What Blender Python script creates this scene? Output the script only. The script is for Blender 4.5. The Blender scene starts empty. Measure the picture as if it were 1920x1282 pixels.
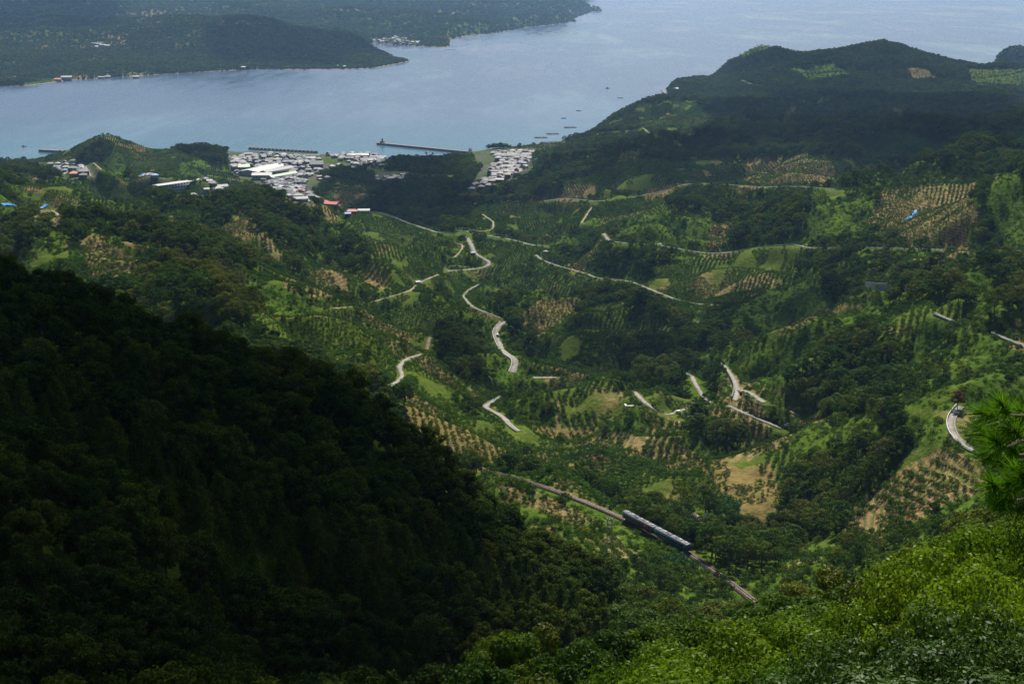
import bpy, math, random
import numpy as np
from mathutils import Vector, Matrix
random.seed(7); rng = np.random.default_rng(11)
S = bpy.context.scene; COL = S.collection
R = math.radians
# ------------------------------------------------------------------ camera, sky, sun, exposure
H0 = 370.0; FPX = 2667.0; PITCH = math.atan(701/2667.0)
SP, CP_ = math.sin(PITCH), math.cos(PITCH)
cam = bpy.data.cameras.new('camera'); camo = bpy.data.objects.new('camera', cam); COL.objects.link(camo)
cam.sensor_width = 36; cam.lens = FPX*36/1920; cam.clip_start = .3; cam.clip_end = 90000
camo.location = (0, 0, H0); camo.rotation_euler = (R(90)-PITCH, 0, 0)
S.camera = camo
HAZE = 2.9e-5
SUN_EL, SUN_AZ = R(52), R(9)          # azimuth measured from +Y (the view) towards +X
SUND = Vector((math.cos(SUN_EL)*math.sin(SUN_AZ), math.cos(SUN_EL)*math.cos(SUN_AZ), math.sin(SUN_EL)))
W = bpy.data.worlds.new("World"); S.world = W; W.use_nodes = True
nt = W.node_tree; bg = nt.nodes['Background']
sky = nt.nodes.new('ShaderNodeTexSky'); sky.sky_type = 'NISHITA'; sky.sun_disc = False
sky.sun_elevation = SUN_EL; sky.sun_rotation = SUN_AZ; sky.altitude = 300; sky.air_density = 1.0; sky.dust_density = .8; sky.ozone_density = 1.5
nt.links.new(sky.outputs[0], bg.inputs[0]); bg.inputs[1].default_value = .05
sl = bpy.data.lights.new('sun', 'SUN'); sl.energy = 5.0; sl.angle = R(.55); sl.color = (1, .94, .82)
so = bpy.data.objects.new('sun', sl); COL.objects.link(so); so.rotation_euler = SUND.to_track_quat('Z', 'Y').to_euler()
S.view_settings.view_transform = 'Standard'; S.view_settings.look = 'None'; S.view_settings.exposure = 0.72; S.view_settings.gamma = 1
S.cycles.max_bounces = 5; S.cycles.diffuse_bounces = 2; S.cycles.glossy_bounces = 2; S.cycles.transmission_bounces = 2
S.cycles.volume_bounces = 0; S.cycles.transparent_max_bounces = 4
S.cycles.use_denoising = True; S.cycles.denoising_prefilter = 'NONE'
S.cycles.sample_clamp_indirect = 4
# ------------------------------------------------------------------ small maths
def us(px, py):
    a = (px-960)/FPX; b = (641-py)/FPX; d = CP_+SP*b
    return a/d, (-SP+CP_*b)/d
def topx(x, y, z):
    dz = z-H0; zc = y*CP_-dz*SP
    return 960+FPX*x/zc, 641-FPX*(y*SP+dz*CP_)/zc
def seaxy(px, py):
    u, s = us(px, py); D = -H0/s; return u*D, D
def hash2(i, j, k=0):
    n = (i*374761393+j*668265263+k*1442695041) & 0xffffffff
    n = ((n ^ (n >> 13))*1274126177) & 0xffffffff
    return ((n ^ (n >> 16)) & 0xffffff)/float(0xffffff)
def vnoise(x, y, k=0):
    i = np.floor(x).astype(np.int64); j = np.floor(y).astype(np.int64); fx = x-i; fy = y-j
    fx = fx*fx*fx*(fx*(fx*6-15)+10); fy = fy*fy*fy*(fy*(fy*6-15)+10)
    a = hash2(i, j, k); b = hash2(i+1, j, k); c = hash2(i, j+1, k); d = hash2(i+1, j+1, k)
    return (a+(b-a)*fx+(c-a)*fy+(a-b-c+d)*fx*fy)*2-1
def fbm(x, y, sc, o=4, k=0):
    t = 0; amp = 1.; n = 0
    for q in range(o):
        t = t+amp*vnoise(x/sc+q*17.3, y/sc-q*9.1, k+q); n += amp; amp *= .5; sc *= .5
    return t/n
def cells(x, y, sc, k=0):
    """jittered-cell id (a hash in 0..1) and a second hash"""
    i = np.floor(x/sc).astype(np.int64); j = np.floor(y/sc).astype(np.int64)
    best = np.full(x.shape, 1e18); h1 = np.zeros(x.shape); h2 = np.zeros(x.shape)
    for di in (-1, 0, 1):
        for dj in (-1, 0, 1):
            a = i+di; b = j+dj
            cx = (a+.15+.7*hash2(a, b, k))*sc; cy = (b+.15+.7*hash2(a, b, k+1))*sc
            d = (x-cx)**2+(y-cy)**2; m = d < best
            best = np.where(m, d, best); h1 = np.where(m, hash2(a, b, k+2), h1); h2 = np.where(m, hash2(a, b, k+3), h2)
    return h1, h2
def inpoly(px, py, poly):
    r = np.zeros(px.shape, bool); n = len(poly)
    xs = [p[0] for p in poly]; ys = [p[1] for p in poly]
    m = (px >= min(xs)) & (px <= max(xs)) & (py >= min(ys)) & (py <= max(ys))
    qx = px[m]; qy = py[m]; rr = np.zeros(qx.shape, bool)
    for a in range(n):
        x1, y1 = poly[a]; x2, y2 = poly[(a+1) % n]
        if y1 == y2: continue
        c = ((y1 > qy) != (y2 > qy)) & (qx < (x2-x1)*(qy-y1)/(y2-y1)+x1)
        rr ^= c
    r[m] = rr; return r
def segdist(x, y, pts, closed=False):
    best = np.full(x.shape, 1e18)
    P = list(pts)+([pts[0]] if closed else [])
    for (x1, y1), (x2, y2) in zip(P[:-1], P[1:]):
        dx, dy = x2-x1, y2-y1; L = dx*dx+dy*dy+1e-9
        t = np.clip(((x-x1)*dx+(y-y1)*dy)/L, 0, 1)
        best = np.minimum(best, (x-x1-t*dx)**2+(y-y1-t*dy)**2)
    return np.sqrt(best)
def sstep(a, b, x):
    t = np.clip((x-a)/(b-a), 0, 1); return t*t*(3-2*t)
# ------------------------------------------------------------------ the land: survey points (where in the photo, how far, trees standing on it)
VIS = [ # dark ridge close on the left
(-200,430,330,10),(0,480,330,10),(160,545,335,10),(330,600,335,10),(460,645,335,10),(640,700,335,10),(760,775,335,10),(840,860,330,10),
(910,960,320,9),(1000,1060,300,9),(1120,1150,270,8),(0,700,250,10),(-200,700,250,10),(0,1000,170,10),(0,1280,125,10),(-200,1280,125,10),(300,800,260,10),
(300,1000,200,10),(300,1280,130,10),(600,850,280,10),(600,1010,235,12),(640,1280,190,14),(880,1100,255,9),(900,1280,160,10),(1020,1200,180,9),
# slope under the railway
(960,890,537,0),(1060,920,519,0),(1165,967,498,0),(1290,1035,462,0),(1350,1075,443,0),(1420,1130,420,0),(1100,1050,420,4),(1230,1120,400,4),(1300,1180,380,4),(1010,980,480,4),
(930,900,538,3),(860,870,580,5),
# knoll and slopes beyond the railway
(850,835,640,4),(1000,870,620,3),(1100,900,620,3),(1200,930,590,3),(1300,880,640,3),(1395,1012,560,1),(1350,960,570,2),(1330,880,630,2),(1430,900,600,2),(1480,980,560,3),
(1100,850,690,2),(1200,800,730,2),(1100,710,820,3),(1200,715,830,3),(1000,740,800,3),(1300,790,740,2),(1000,800,740,2),(920,760,790,2),(960,806,730,1),
(700,700,700,3),(800,760,690,3),(870,800,690,3),(560,600,800,3),(700,620,860,3),(640,560,980,3),(800,650,920,3),(880,700,900,3),(480,600,760,6),(620,660,720,3),(760,720,705,3),
(960,680,1000,1),(930,610,1150,1),(990,640,1090,2),(1060,620,1080,2),(1050,680,980,2),(1180,640,1050,3),(1150,570,1180,2),(1060,560,1230,2),(1250,690,960,6),(1290,740,860,2),
(880,560,1370,1),(930,500,1600,1),(860,440,1900,1),(800,560,1180,3),(900,580,1300,2),
(720,430,2000,1),(640,400,2190,1),
# left hills
(350,500,770,9),(410,510,740,9),(465,575,700,9),(470,640,660,9),(240,510,820,8),(180,435,1010,2),(100,470,960,3),(280,480,930,4),(180,520,860,3),(60,500,900,6),(0,440,1050,5),(260,540,760,6),
(330,430,1100,8),(430,470,1000,8),(40,400,1300,3),(90,430,1150,3),(0,340,1500,3),(50,325,1600,8),(-100,300,1600,8),
(225,328,1950,3),(220,400,1800,2),(130,370,1850,3),(330,390,1850,4),(320,415,1750,2),(300,350,2300,3),
(205,272,2660,6),(160,300,2640,8),(300,283,2690,3),(400,276,2690,8),(430,290,2720,6),(330,338,2480,0),(250,325,2500,3),(400,330,2500,3),(180,330,2550,1),
(482,355,1620,9),(400,385,1560,9),(570,395,1560,9),(640,440,1430,9),(680,490,1330,7),(600,435,1420,9),(560,545,1110,2),(520,480,1250,2),(440,400,1400,2),(640,555,1130,2),(610,500,1200,3),(540,440,1330,6),
(750,470,1480,3),(800,500,1470,3),(730,540,1230,3),(700,440,1700,3),
(740,340,2240,9),(800,352,2230,9),(880,385,2150,8),(850,418,2020,2),(700,400,2120,6),(640,370,2260,2),
(500,330,2600,0),(560,360,2420,0),(620,320,2660,0),(760,300,2700,8),(850,300,2720,8),(940,310,2650,0),(880,350,2420,0),(800,330,2500,2),(960,345,2380,0),(920,405,2020,3),(1000,380,2050,4),
# right-hand country
(1020,300,2640,8),(1100,285,2600,7),(1060,330,2300,7),(1120,378,1920,2),(1050,400,1900,3),(1020,460,1620,2),(1110,400,1800,3),(1090,440,1680,2),
(1160,240,3250,6),(1130,220,3400,7),(1200,182,3480,8),(1290,185,3520,8),(1150,262,2900,4),(1250,250,2900,5),(1400,250,2750,8),(1700,250,2450,8),(1920,250,2150,8),
(1340,190,3700,8),(1500,178,3850,8),(1700,180,3850,8),(1920,190,3400,8),(1270,150,4480,6),(1340,143,4550,8),
(1376,141,4620,8),(1402,113,4860,8),(1430,103,4860,8),(1460,97,4860,8),(1490,106,4850,8),(1515,108,4850,8),(1545,96,4850,8),(1605,86,4850,8),(1700,90,4850,8),(1730,101,4830,8),(1570,92,4850,8),(1660,77,4850,8),(1760,112,4800,7),(1830,124,4700,5),(1920,122,4600,6),(2100,120,4500,6),
(1300,290,2250,7),(1450,285,2200,5),(1450,330,1980,3),(1600,290,2050,6),(1180,300,2300,6),(1280,345,1890,1),(1570,355,1740,1),(1420,350,1820,1),(1250,395,1600,3),(1180,420,1530,3),
(1440,375,1520,9),(1510,390,1450,8),(1340,400,1520,6),(1590,372,1480,3),(1700,300,1780,7),(1750,343,1310,4),(1660,355,1340,4),(1840,380,1180,3),(1910,330,1180,3),(1920,300,1350,6),(2100,300,1300,6),
(1170,455,1420,1),(1330,476,1345,1),(1500,460,1260,1),(1700,467,1090,1),(1900,473,940,1),(2100,480,850,1),
(1300,520,1260,2),(1420,540,1180,3),(1230,550,1230,1),(1350,573,1140,1),(1120,520,1420,1),(1000,480,1580,1),(1140,480,1480,4),(1450,600,1050,2),(1300,612,1080,2),(1500,540,1060,4),(1640,542,950,3),(1600,500,1080,5),
(1400,640,890,5),(1550,592,830,2),(1640,572,810,4),(1750,525,770,6),(1850,490,790,4),(1830,590,680,2),(1900,645,620,2),
(1600,680,700,7),(1600,760,620,7),(1440,710,780,2),(1380,720,790,1),(1320,720,820,2),(1310,750,800,2),(1450,800,700,2),(1530,790,640,6),(1530,870,590,6),(1640,820,550,4),(1750,720,570,4),(1900,750,520,4),
(1785,765,540,0),(1778,825,505,0),(1850,860,480,0),(1920,880,460,2),(1700,930,480,2),(1600,990,480,2),(1850,930,450,2),(1480,1085,430,2),(1560,1050,430,2),(1700,1010,430,3),(1850,1000,395,3),
(1660,900,500,3),(1450,900,610,3),(1560,960,520,6),
# far shore across the bay
(250,70,6100,8),(400,32,6500,8),(500,32,6500,8),(620,62,6400,8),(720,98,6200,8),(350,90,5800,8),(100,100,5700,4),(0,100,5500,4),(0,40,7600,8),(0,0,9000,8),(200,30,8200,4),(200,0,9500,4),
(550,20,8800,5),(700,30,8600,4),(500,0,10500,4),(800,0,11000,6),(960,5,11200,8),(1040,8,11600,8),(800,52,7900,8),(760,72,7400,2),(900,30,9500,6),(-300,60,6500,4),(-300,0,9500,4),
]
HID = [ # ground the photo only implies: (px, distance, height)
(0,450,235),(200,460,215),(400,460,195),(600,470,180),(750,460,165),(850,430,180),(940,390,195),(1100,340,212),(-250,450,240),(100,600,195),(0,800,165),(300,640,180),
(1350,40,341),(1350,25,349),(1700,25,349),(1800,18,354),(1900,50,339),(1650,80,322),(1500,120,303),(1800,120,308),(1100,90,312),(1000,60,323),(600,60,325),(300,60,325),(0,60,325),
(300,30,344),(900,30,343),(1500,30,345),(1900,30,346),(0,30,344),(200,12,360),(900,12,359),(1600,12,360),(300,4,367.6),(960,4,367.6),(1700,4,367.6),
(1600,200,266),(1850,200,280),(1850,330,228),(1400,200,258),(1600,320,212),(1400,330,205),(1250,200,255),(300,880,160),(180,1300,95),(300,1300,80),(450,1700,45),(500,2100,20),
(1400,960,110),(1550,930,118),(1640,900,130),(1750,900,150),(1900,870,165),(1260,880,105),(1350,1750,85),(1500,1650,95),(1250,1750,75),(1750,1550,130),
(760,2400,6),(1500,4200,12),(1700,4200,12),(1920,4000,30),(1300,4000,18),(150,2200,10),(60,2100,30),(225,2200,20),(1100,920,95),(1000,880,90),
(-1200,60,330),(-1200,300,330),(-1200,900,230),(-1200,2000,90),(-1200,2900,10),(-1200,5500,60),(-1200,9000,200),(3100,60,330),(3100,200,300),(3100,500,260),(3100,900,230),(3100,1800,180),(3100,3000,120),(3100,4800,60),
(1660,5120,55),(1830,5000,38),(1925,5000,28),(1460,5080,40),(2100,4900,40),(1390,4880,20),(1300,4720,14),(1440,1660,105),(350,880,168),(440,860,160),(482,1820,60),(570,1780,55),(640,1620,60),(1200,3720,18),(1290,3800,18),(1700,2850,48),(1900,2650,75),(1400,3150,24),(1850,1750,112),(500,6900,90),(620,6800,70),(1150,3150,20),
(400,13000,230),(900,14000,150),(-300,13000,260)]
cu, cv, cs = [], [], []
for px, py, D, t in VIS:
    u, s = us(px, py); cu.append(u); cv.append(math.log(D)); cs.append(s-t/D)
for px, D, z in HID:
    cu.append(us(px, 641)[0]); cv.append(math.log(D)); cs.append((z-H0)/D)
cu = np.array(cu); cv = np.array(cv); cs = np.array(cs)
def phi(r2): return .5*r2*np.log(r2+1e-12)
n = len(cu); A = np.zeros((n+3, n+3))
A[:n, :n] = phi((cu[:, None]-cu)**2+(cv[:, None]-cv)**2); A[:n, :n] += np.eye(n)*2e-6
A[:n, n] = 1; A[:n, n+1] = cu; A[:n, n+2] = cv; A[n:, :n] = A[:n, n:].T
wts = np.linalg.solve(A, np.concatenate([cs, [0, 0, 0]]))
# grid
ui = np.arange(-.40, .4001, .0014); uo = .40+np.cumsum(.0014*1.085**np.arange(1, 46)); UA = np.concatenate([-uo[::-1], ui, uo])
def geo(a, b, n): return np.exp(np.linspace(math.log(a), math.log(b), n, endpoint=False))
YA = np.concatenate([geo(3, 60, 50), geo(60, 350, 170), geo(350, 3000, 900), geo(3000, 7500, 300), geo(7500, 21000, 110)])
NU, NY = len(UA), len(YA)
# RBF on a coarse grid, then bicubic-ish (linear on a fine coarse grid) up
uc = np.linspace(UA[0], UA[-1], 330); vc = np.linspace(math.log(3), math.log(21000), 480)
G = np.zeros((len(vc), len(uc)))
for a, v in enumerate(vc):
    G[a] = phi((uc[:, None]-cu)**2+(v-cv)**2) @ wts[:n]+wts[n]+wts[n+1]*uc+wts[n+2]*v
def interp1(G, xs, xq, axis):
    f = np.clip((xq-xs[0])/(xs[1]-xs[0]), 1, len(xs)-2.001); i = f.astype(int); t = f-i
    sh = [1, 1]; sh[axis] = -1; t = t.reshape(sh)
    p0, p1, p2, p3 = (np.take(G, np.clip(i+k, 0, len(xs)-1), axis) for k in (-1, 0, 1, 2))
    return p1+.5*t*(p2-p0+t*(2*p0-5*p1+4*p2-p3+t*(3*(p1-p2)+p3-p0)))
SB = interp1(interp1(G, vc, np.log(YA), 0), uc, UA, 1)
YY = np.repeat(YA[:, None], NU, 1); XX = YY*UA[None, :]
ZZ = H0+SB*YY
# relief
ZSM = ZZ.copy()
far = sstep(3500, 6000, YY); mid = sstep(250, 700, YY)*(1-far)
gul = 1-np.abs(fbm(XX, YY, 150, 2, 9))*2.6; gul = np.clip(gul, 0, 1)**2
gu2 = np.clip(1-np.abs(fbm(XX, YY, 420, 3, 19))*2.4, 0, 1)**1.6
ZZ += mid*(9*fbm(XX, YY, 210, 3, 3)-12*gul*sstep(20, 60, ZZ)+2-sstep(2200, 3000, YY)*26*(gu2-.3)*sstep(15, 50, ZZ)+sstep(2200, 3000, YY)*14*fbm(XX, YY, 330, 3, 23)*sstep(15, 60, ZZ)+3*fbm(XX, YY, 45, 2, 13)+.6*fbm(XX, YY, 14, 2, 14))
LU, LV = XX/YY*1000, np.log(YY)*1000
spur = 1-2.4*np.abs(fbm(LU, LV, 150, 3, 61)); spu2 = fbm(LU, LV, 55, 3, 64)
ZZ += sstep(380, 800, YY)*(1-sstep(2600, 3600, YY))*YY*(.021*(spur-.35)+.010*spu2)*sstep(8, 45, ZZ)
ZZ += sstep(2600, 3400, YY)*(1-sstep(7000, 9000, YY))*17*fbm(XX, YY, 210, 3, 66)*sstep(8, 30, ZZ)
ZZ += far*(42*fbm(XX, YY, 800, 3, 5)+90*(.25-np.abs(fbm(XX, YY, 620, 4, 21)))*sstep(20, 90, ZZ))
ZZ += (1-mid-far)*(.02*np.minimum(YY, 100))*fbm(XX, YY, 25, 3, 31)
# keep the surveyed points where they were: take the relief's error there back out, locally
ju = np.interp(cu, UA, np.arange(NU)).astype(int); jv = np.interp(np.exp(cv), YA, np.arange(NY)).astype(int)
res = ((ZZ-ZSM)/YY)[np.clip(jv, 0, NY-1), np.clip(ju, 0, NU-1)]; res[len(VIS):] *= .5
sg = np.where(np.exp(cv) > 3500, .026, .034)
Kg = np.exp(-((cu[:, None]-cu)**2+(cv[:, None]-cv)**2)/(2*sg[None, :]**2)); wg = np.linalg.solve(Kg+np.eye(n)*.05, res)
G2 = np.zeros((len(vc), len(uc)))
for a, v in enumerate(vc):
    q_ = np.abs(v-cv) < .15
    if q_.any(): G2[a] = np.exp(-((uc[:, None]-cu[q_])**2+(v-cv[q_])**2)/(2*sg[q_]**2)) @ wg[q_]
ZZ -= YY*interp1(interp1(G2, vc, np.log(YA), 0), uc, UA, 1)
# coast
def cpt(l): return [seaxy(*p) for p in l]
def hp(px, D): return (us(px, 641)[0]*D, D)
main = cpt([(-150,312),(0,303),(70,305),(140,302)])+[hp(150,2800),hp(250,2850),hp(330,2860)]+cpt([(415,286),(440,291),(520,289),(600,291),(650,293),(700,297)])+\
  cpt([(728,301),(770,306),(800,308),(835,304),(862,292),(885,288),(930,281),(985,277),(1030,278),(1075,270),(1112,252),(1128,238),(1150,222)])+\
  [hp(1175,3680),hp(1230,4000)]+cpt([(1256,180),(1250,172),(1262,163)])+[hp(1290,4650),hp(1345,4900),hp(1450,5150),hp(1700,5300),hp(2000,5200),hp(3300,5000)]
mainp = main+[(9000, 3000), (9000, -2000), (-9000, -2000), (-9000, 2400)]
fars = cpt([(-200,172),(0,163),(60,160),(120,152),(200,146),(300,140),(400,134),(480,130),(560,131),(640,131),(700,128),(740,121),(768,115)])+\
  [hp(750,6150),hp(712,6500),hp(695,6900)]+cpt([(700,79),(735,84),(775,87),(838,90),(842,84),(835,78),(870,68),(930,62),(985,52),(1035,47),(1068,42),(1080,33),(1105,24),(1108,19)])+[hp(1080,14500)]
farp = fars+[(1500, 24000), (-30000, 24000), (-30000, 4000)]
isl = [(seaxy(1916,118), 85, 60, .6), (seaxy(1117,22), 60, 55, 1.), (seaxy(1071,42), 45, 18, 1.)]
dm = segdist(XX, YY, main); df = segdist(XX, YY, fars[:-1])
ins = inpoly(XX, YY, mainp); inf_ = inpoly(XX, YY, farp)
wob = 1+.35*fbm(XX, YY, 160, 3, 41)
sd = np.maximum(np.where(ins, dm, -dm), np.where(inf_, df, -df))
cap = np.where(YY > 4000, 1.1, .55)*np.maximum(sd, 0)**1.0*wob+1.6
land = np.where(sd > 0, np.minimum(np.maximum(ZZ, 2.6+.6*fbm(XX, YY, 90, 2, 50)), cap), np.maximum(-12, sd*.12-.6))
for (ix, iy), rad, hh, w in isl:
    d = np.sqrt((XX-ix)**2+((YY-iy-rad*.8))**2)/rad*(1+.3*fbm(XX, YY, rad, 3, 60))
    land = np.maximum(land, hh*(1-d**2.2)*1.0)
ZZ = land
# ------------------------------------------------------------------ looking things up on the land
def gidx(x, y):
    u = x/y
    fi = np.interp(u, UA, np.arange(NU)); fj = np.interp(y, YA, np.arange(NY))
    return fi, fj
def samp(Gr, x, y):
    fi, fj = gidx(np.asarray(x, float), np.asarray(y, float))
    i = np.minimum(fi.astype(int), NU-2); j = np.minimum(fj.astype(int), NY-2); a = fi-i; b = fj-j
    return (Gr[j, i]*(1-a)*(1-b)+Gr[j, i+1]*a*(1-b)+Gr[j+1, i]*(1-a)*b+Gr[j+1, i+1]*a*b)
def zat(x, y): return float(samp(ZZ, x, y))
SG = None
def profile():
    global SG, RM
    SG = (ZZ-H0)/YY; RM = np.maximum.accumulate(SG, 0)
profile()
def hit(px, py, dmin=0):
    """where the line of sight through a photo pixel meets the land or the sea"""
    u, s = us(px, py)
    fi = float(np.interp(u, UA, np.arange(NU))); i = min(int(fi), NU-2); a = fi-i
    col = np.maximum(ZZ[:, i]*(1-a)+ZZ[:, i+1]*a, 0); p = (col-H0)/YA
    ok = (p >= s) & (YA >= dmin); j = int(np.argmax(ok))
    if not ok[j]: j = NY-1
    if j == 0: return Vector((u*YA[0], YA[0], col[0]))
    t = 0 if p[j] == p[j-1] else min(max((s-p[j-1])/(p[j]-p[j-1]), 0), 1)
    y = YA[j-1]+(YA[j]-YA[j-1])*t; return Vector((u*y, y, H0+s*y))
# ------------------------------------------------------------------ roads, paths and the railway bed, cut into the slopes
ROADS = [ # kind, width, [photo points]
('rail', 3.0, [(905,882),(960,893),(1040,918),(1100,940),(1165,967),(1230,1000),(1295,1037),(1350,1074),(1392,1108),(1425,1135)]),
('asphalt', 6, [(1020,377),(1060,372),(1120,378),(1200,368),(1250,357),(1280,346),(1340,345),(1420,351),(1500,350),(1570,356)]),
('asphalt', 6, [(1132,438),(1142,452),(1170,456),(1230,459),(1290,470),(1330,477),(1380,472),(1440,462),(1500,459),(1510,466),(1600,464),(1700,467),(1800,470),(1920,472)]),
('asphalt', 4.5, [(1005,478),(1012,486),(1050,500),(1095,512),(1120,521),(1180,527),(1225,545),(1270,563),(1310,570),(1352,573)]),
('asphalt', 6, [(860,430),(900,440),(950,447),(1000,460),(1030,462)]),
('path', 3.5, [(905,402),(925,416),(925,430),(905,436),(880,432)]),
('asphalt', 5, [(560,378),(600,385),(625,388),(660,393),(720,400),(765,418),(820,436),(862,438)]),
('asphalt', 8, [(862,440),(876,445),(885,462),(890,478),(915,488),(925,495),(915,502),(880,505),(835,508)]),
('path', 3, [(855,456),(868,460),(864,472),(852,482)]),('path', 3, [(845,498),(862,497),(880,501)]),
('path', 4, [(822,515),(795,525),(780,535),(770,545),(735,556),(700,566)]),
('asphalt', 4, [(900,532),(880,543),(868,556),(882,572),(896,582),(925,590),(938,596)]),
('concrete', 7, [(945,602),(930,616),(924,626),(935,640),(940,655),(955,668),(975,672),(976,682),(960,686),(960,698)]),
('concrete', 4, [(722,728),(742,718),(756,705),(755,695),(745,690),(762,672),(790,664)]),('path', 3.5, [(800,655),(795,645),(806,632)]),
('concrete', 4.5, [(942,742),(925,752),(907,762),(915,768),(935,772),(948,785),(955,797),(972,808)]),
('concrete', 4, [(1190,735),(1205,750),(1215,765),(1232,777),(1255,780),(1275,772),(1295,762)]),
('concrete', 4, [(1275,697),(1297,704),(1302,715),(1306,728),(1318,742),(1330,755)]),
('concrete', 5, [(1355,684),(1368,700),(1378,717),(1384,730),(1378,750)]),('concrete', 4.5, [(1384,730),(1400,733),(1418,743),(1432,754)]),
('asphalt', 3.5, [(1366,760),(1385,771),(1420,785),(1445,793),(1465,803)]),
('concrete', 4.2, [(1800,762),(1785,772),(1781,790),(1778,812),(1785,828),(1805,842),(1830,852),(1870,862)]),
('concrete', 5, [(1755,590),(1775,600),(1800,608)]),('concrete', 5, [(1865,628),(1890,638),(1925,652)]),
('path', 3.5, [(1300,962),(1315,972),(1325,985)]),
('concrete', 7, [(1622,540),(1645,543),(1668,544)]),
('path', 4, [(98,428),(108,418),(112,408),(106,400),(96,395)]),('path', 4, [(320,420),(325,412),(322,405)]),
('path', 5, [(1000,708),(1030,712),(1045,708)]),('path', 2.5, [(1312,600),(1303,612)]),
('path', 3, [(1205,240),(1218,250),(1240,258)]),('path', 3, [(1120,250),(1160,246),(1205,243)]),('path', 3, [(1265,262),(1275,272)]),
('path', 4, [(1390,150),(1410,158),(1430,160)]),('path', 3, [(625,578),(660,576)]),('path', 3, [(1090,418),(1110,388)]),
('path', 3, [(1480,770),(1500,780)]),('path', 3, [(860,330),(720,322),(690,318)]),
('asphalt', 5, [(540,370),(560,362),(580,378)]),('path', 4, [(170,330),(160,312),(175,305),(190,318)]),
]
def resample(P, step):
    out = []
    for a, b in zip(P[:-1], P[1:]):
        n = max(1, int((b-a).length/step))
        for k in range(n): out.append(a.lerp(b, k/n))
    out.append(P[-1]); return out
def smooth(P, it):
    for _ in range(it):
        P = [P[0]]+[(P[i-1]+P[i]*2+P[i+1])/4 for i in range(1, len(P)-1)]+[P[-1]]
    return P
RM_ROAD = np.full(ZZ.shape, 1e9); roads3 = []; NEWZ = ZZ.copy(); WS = np.zeros(ZZ.shape)
for kind, w, pts in ROADS:
    w = w if kind == 'rail' else w*.64
    P = smooth(resample([hit(*p) for p in pts], 4), 10 if kind != 'rail' else 40)
    roads3.append((kind, w, P))
    xs = np.array([p.x for p in P]); ys = np.array([p.y for p in P]); zs = np.array([p.z for p in P])
    m = (XX > xs.min()-25) & (XX < xs.max()+25) & (YY > ys.min()-25) & (YY < ys.max()+25)
    x = XX[m]; y = YY[m]; best = np.full(x.shape, 1e9); bz = np.zeros(x.shape)
    for k in range(len(P)-1):
        dx, dy = xs[k+1]-xs[k], ys[k+1]-ys[k]; t = np.clip(((x-xs[k])*dx+(y-ys[k])*dy)/(dx*dx+dy*dy+1e-9), 0, 1)
        d = np.hypot(x-xs[k]-t*dx, y-ys[k]-t*dy); q = d < best
        best = np.where(q, d, best); bz = np.where(q, zs[k]+(zs[k+1]-zs[k])*t, bz)
    ed = np.maximum(best-w/2, 0); RM_ROAD[m] = np.minimum(RM_ROAD[m], ed)
    f = 1-sstep(1.5+YY[m]*.001, 9+YY[m]*.004, ed); keep = f > WS[m]
    NEWZ[m] = np.where(keep, ZZ[m]*(1-f)+(bz-.25)*f, NEWZ[m]); WS[m] = np.maximum(WS[m], f)
ZZ = NEWZ; profile()
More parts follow.
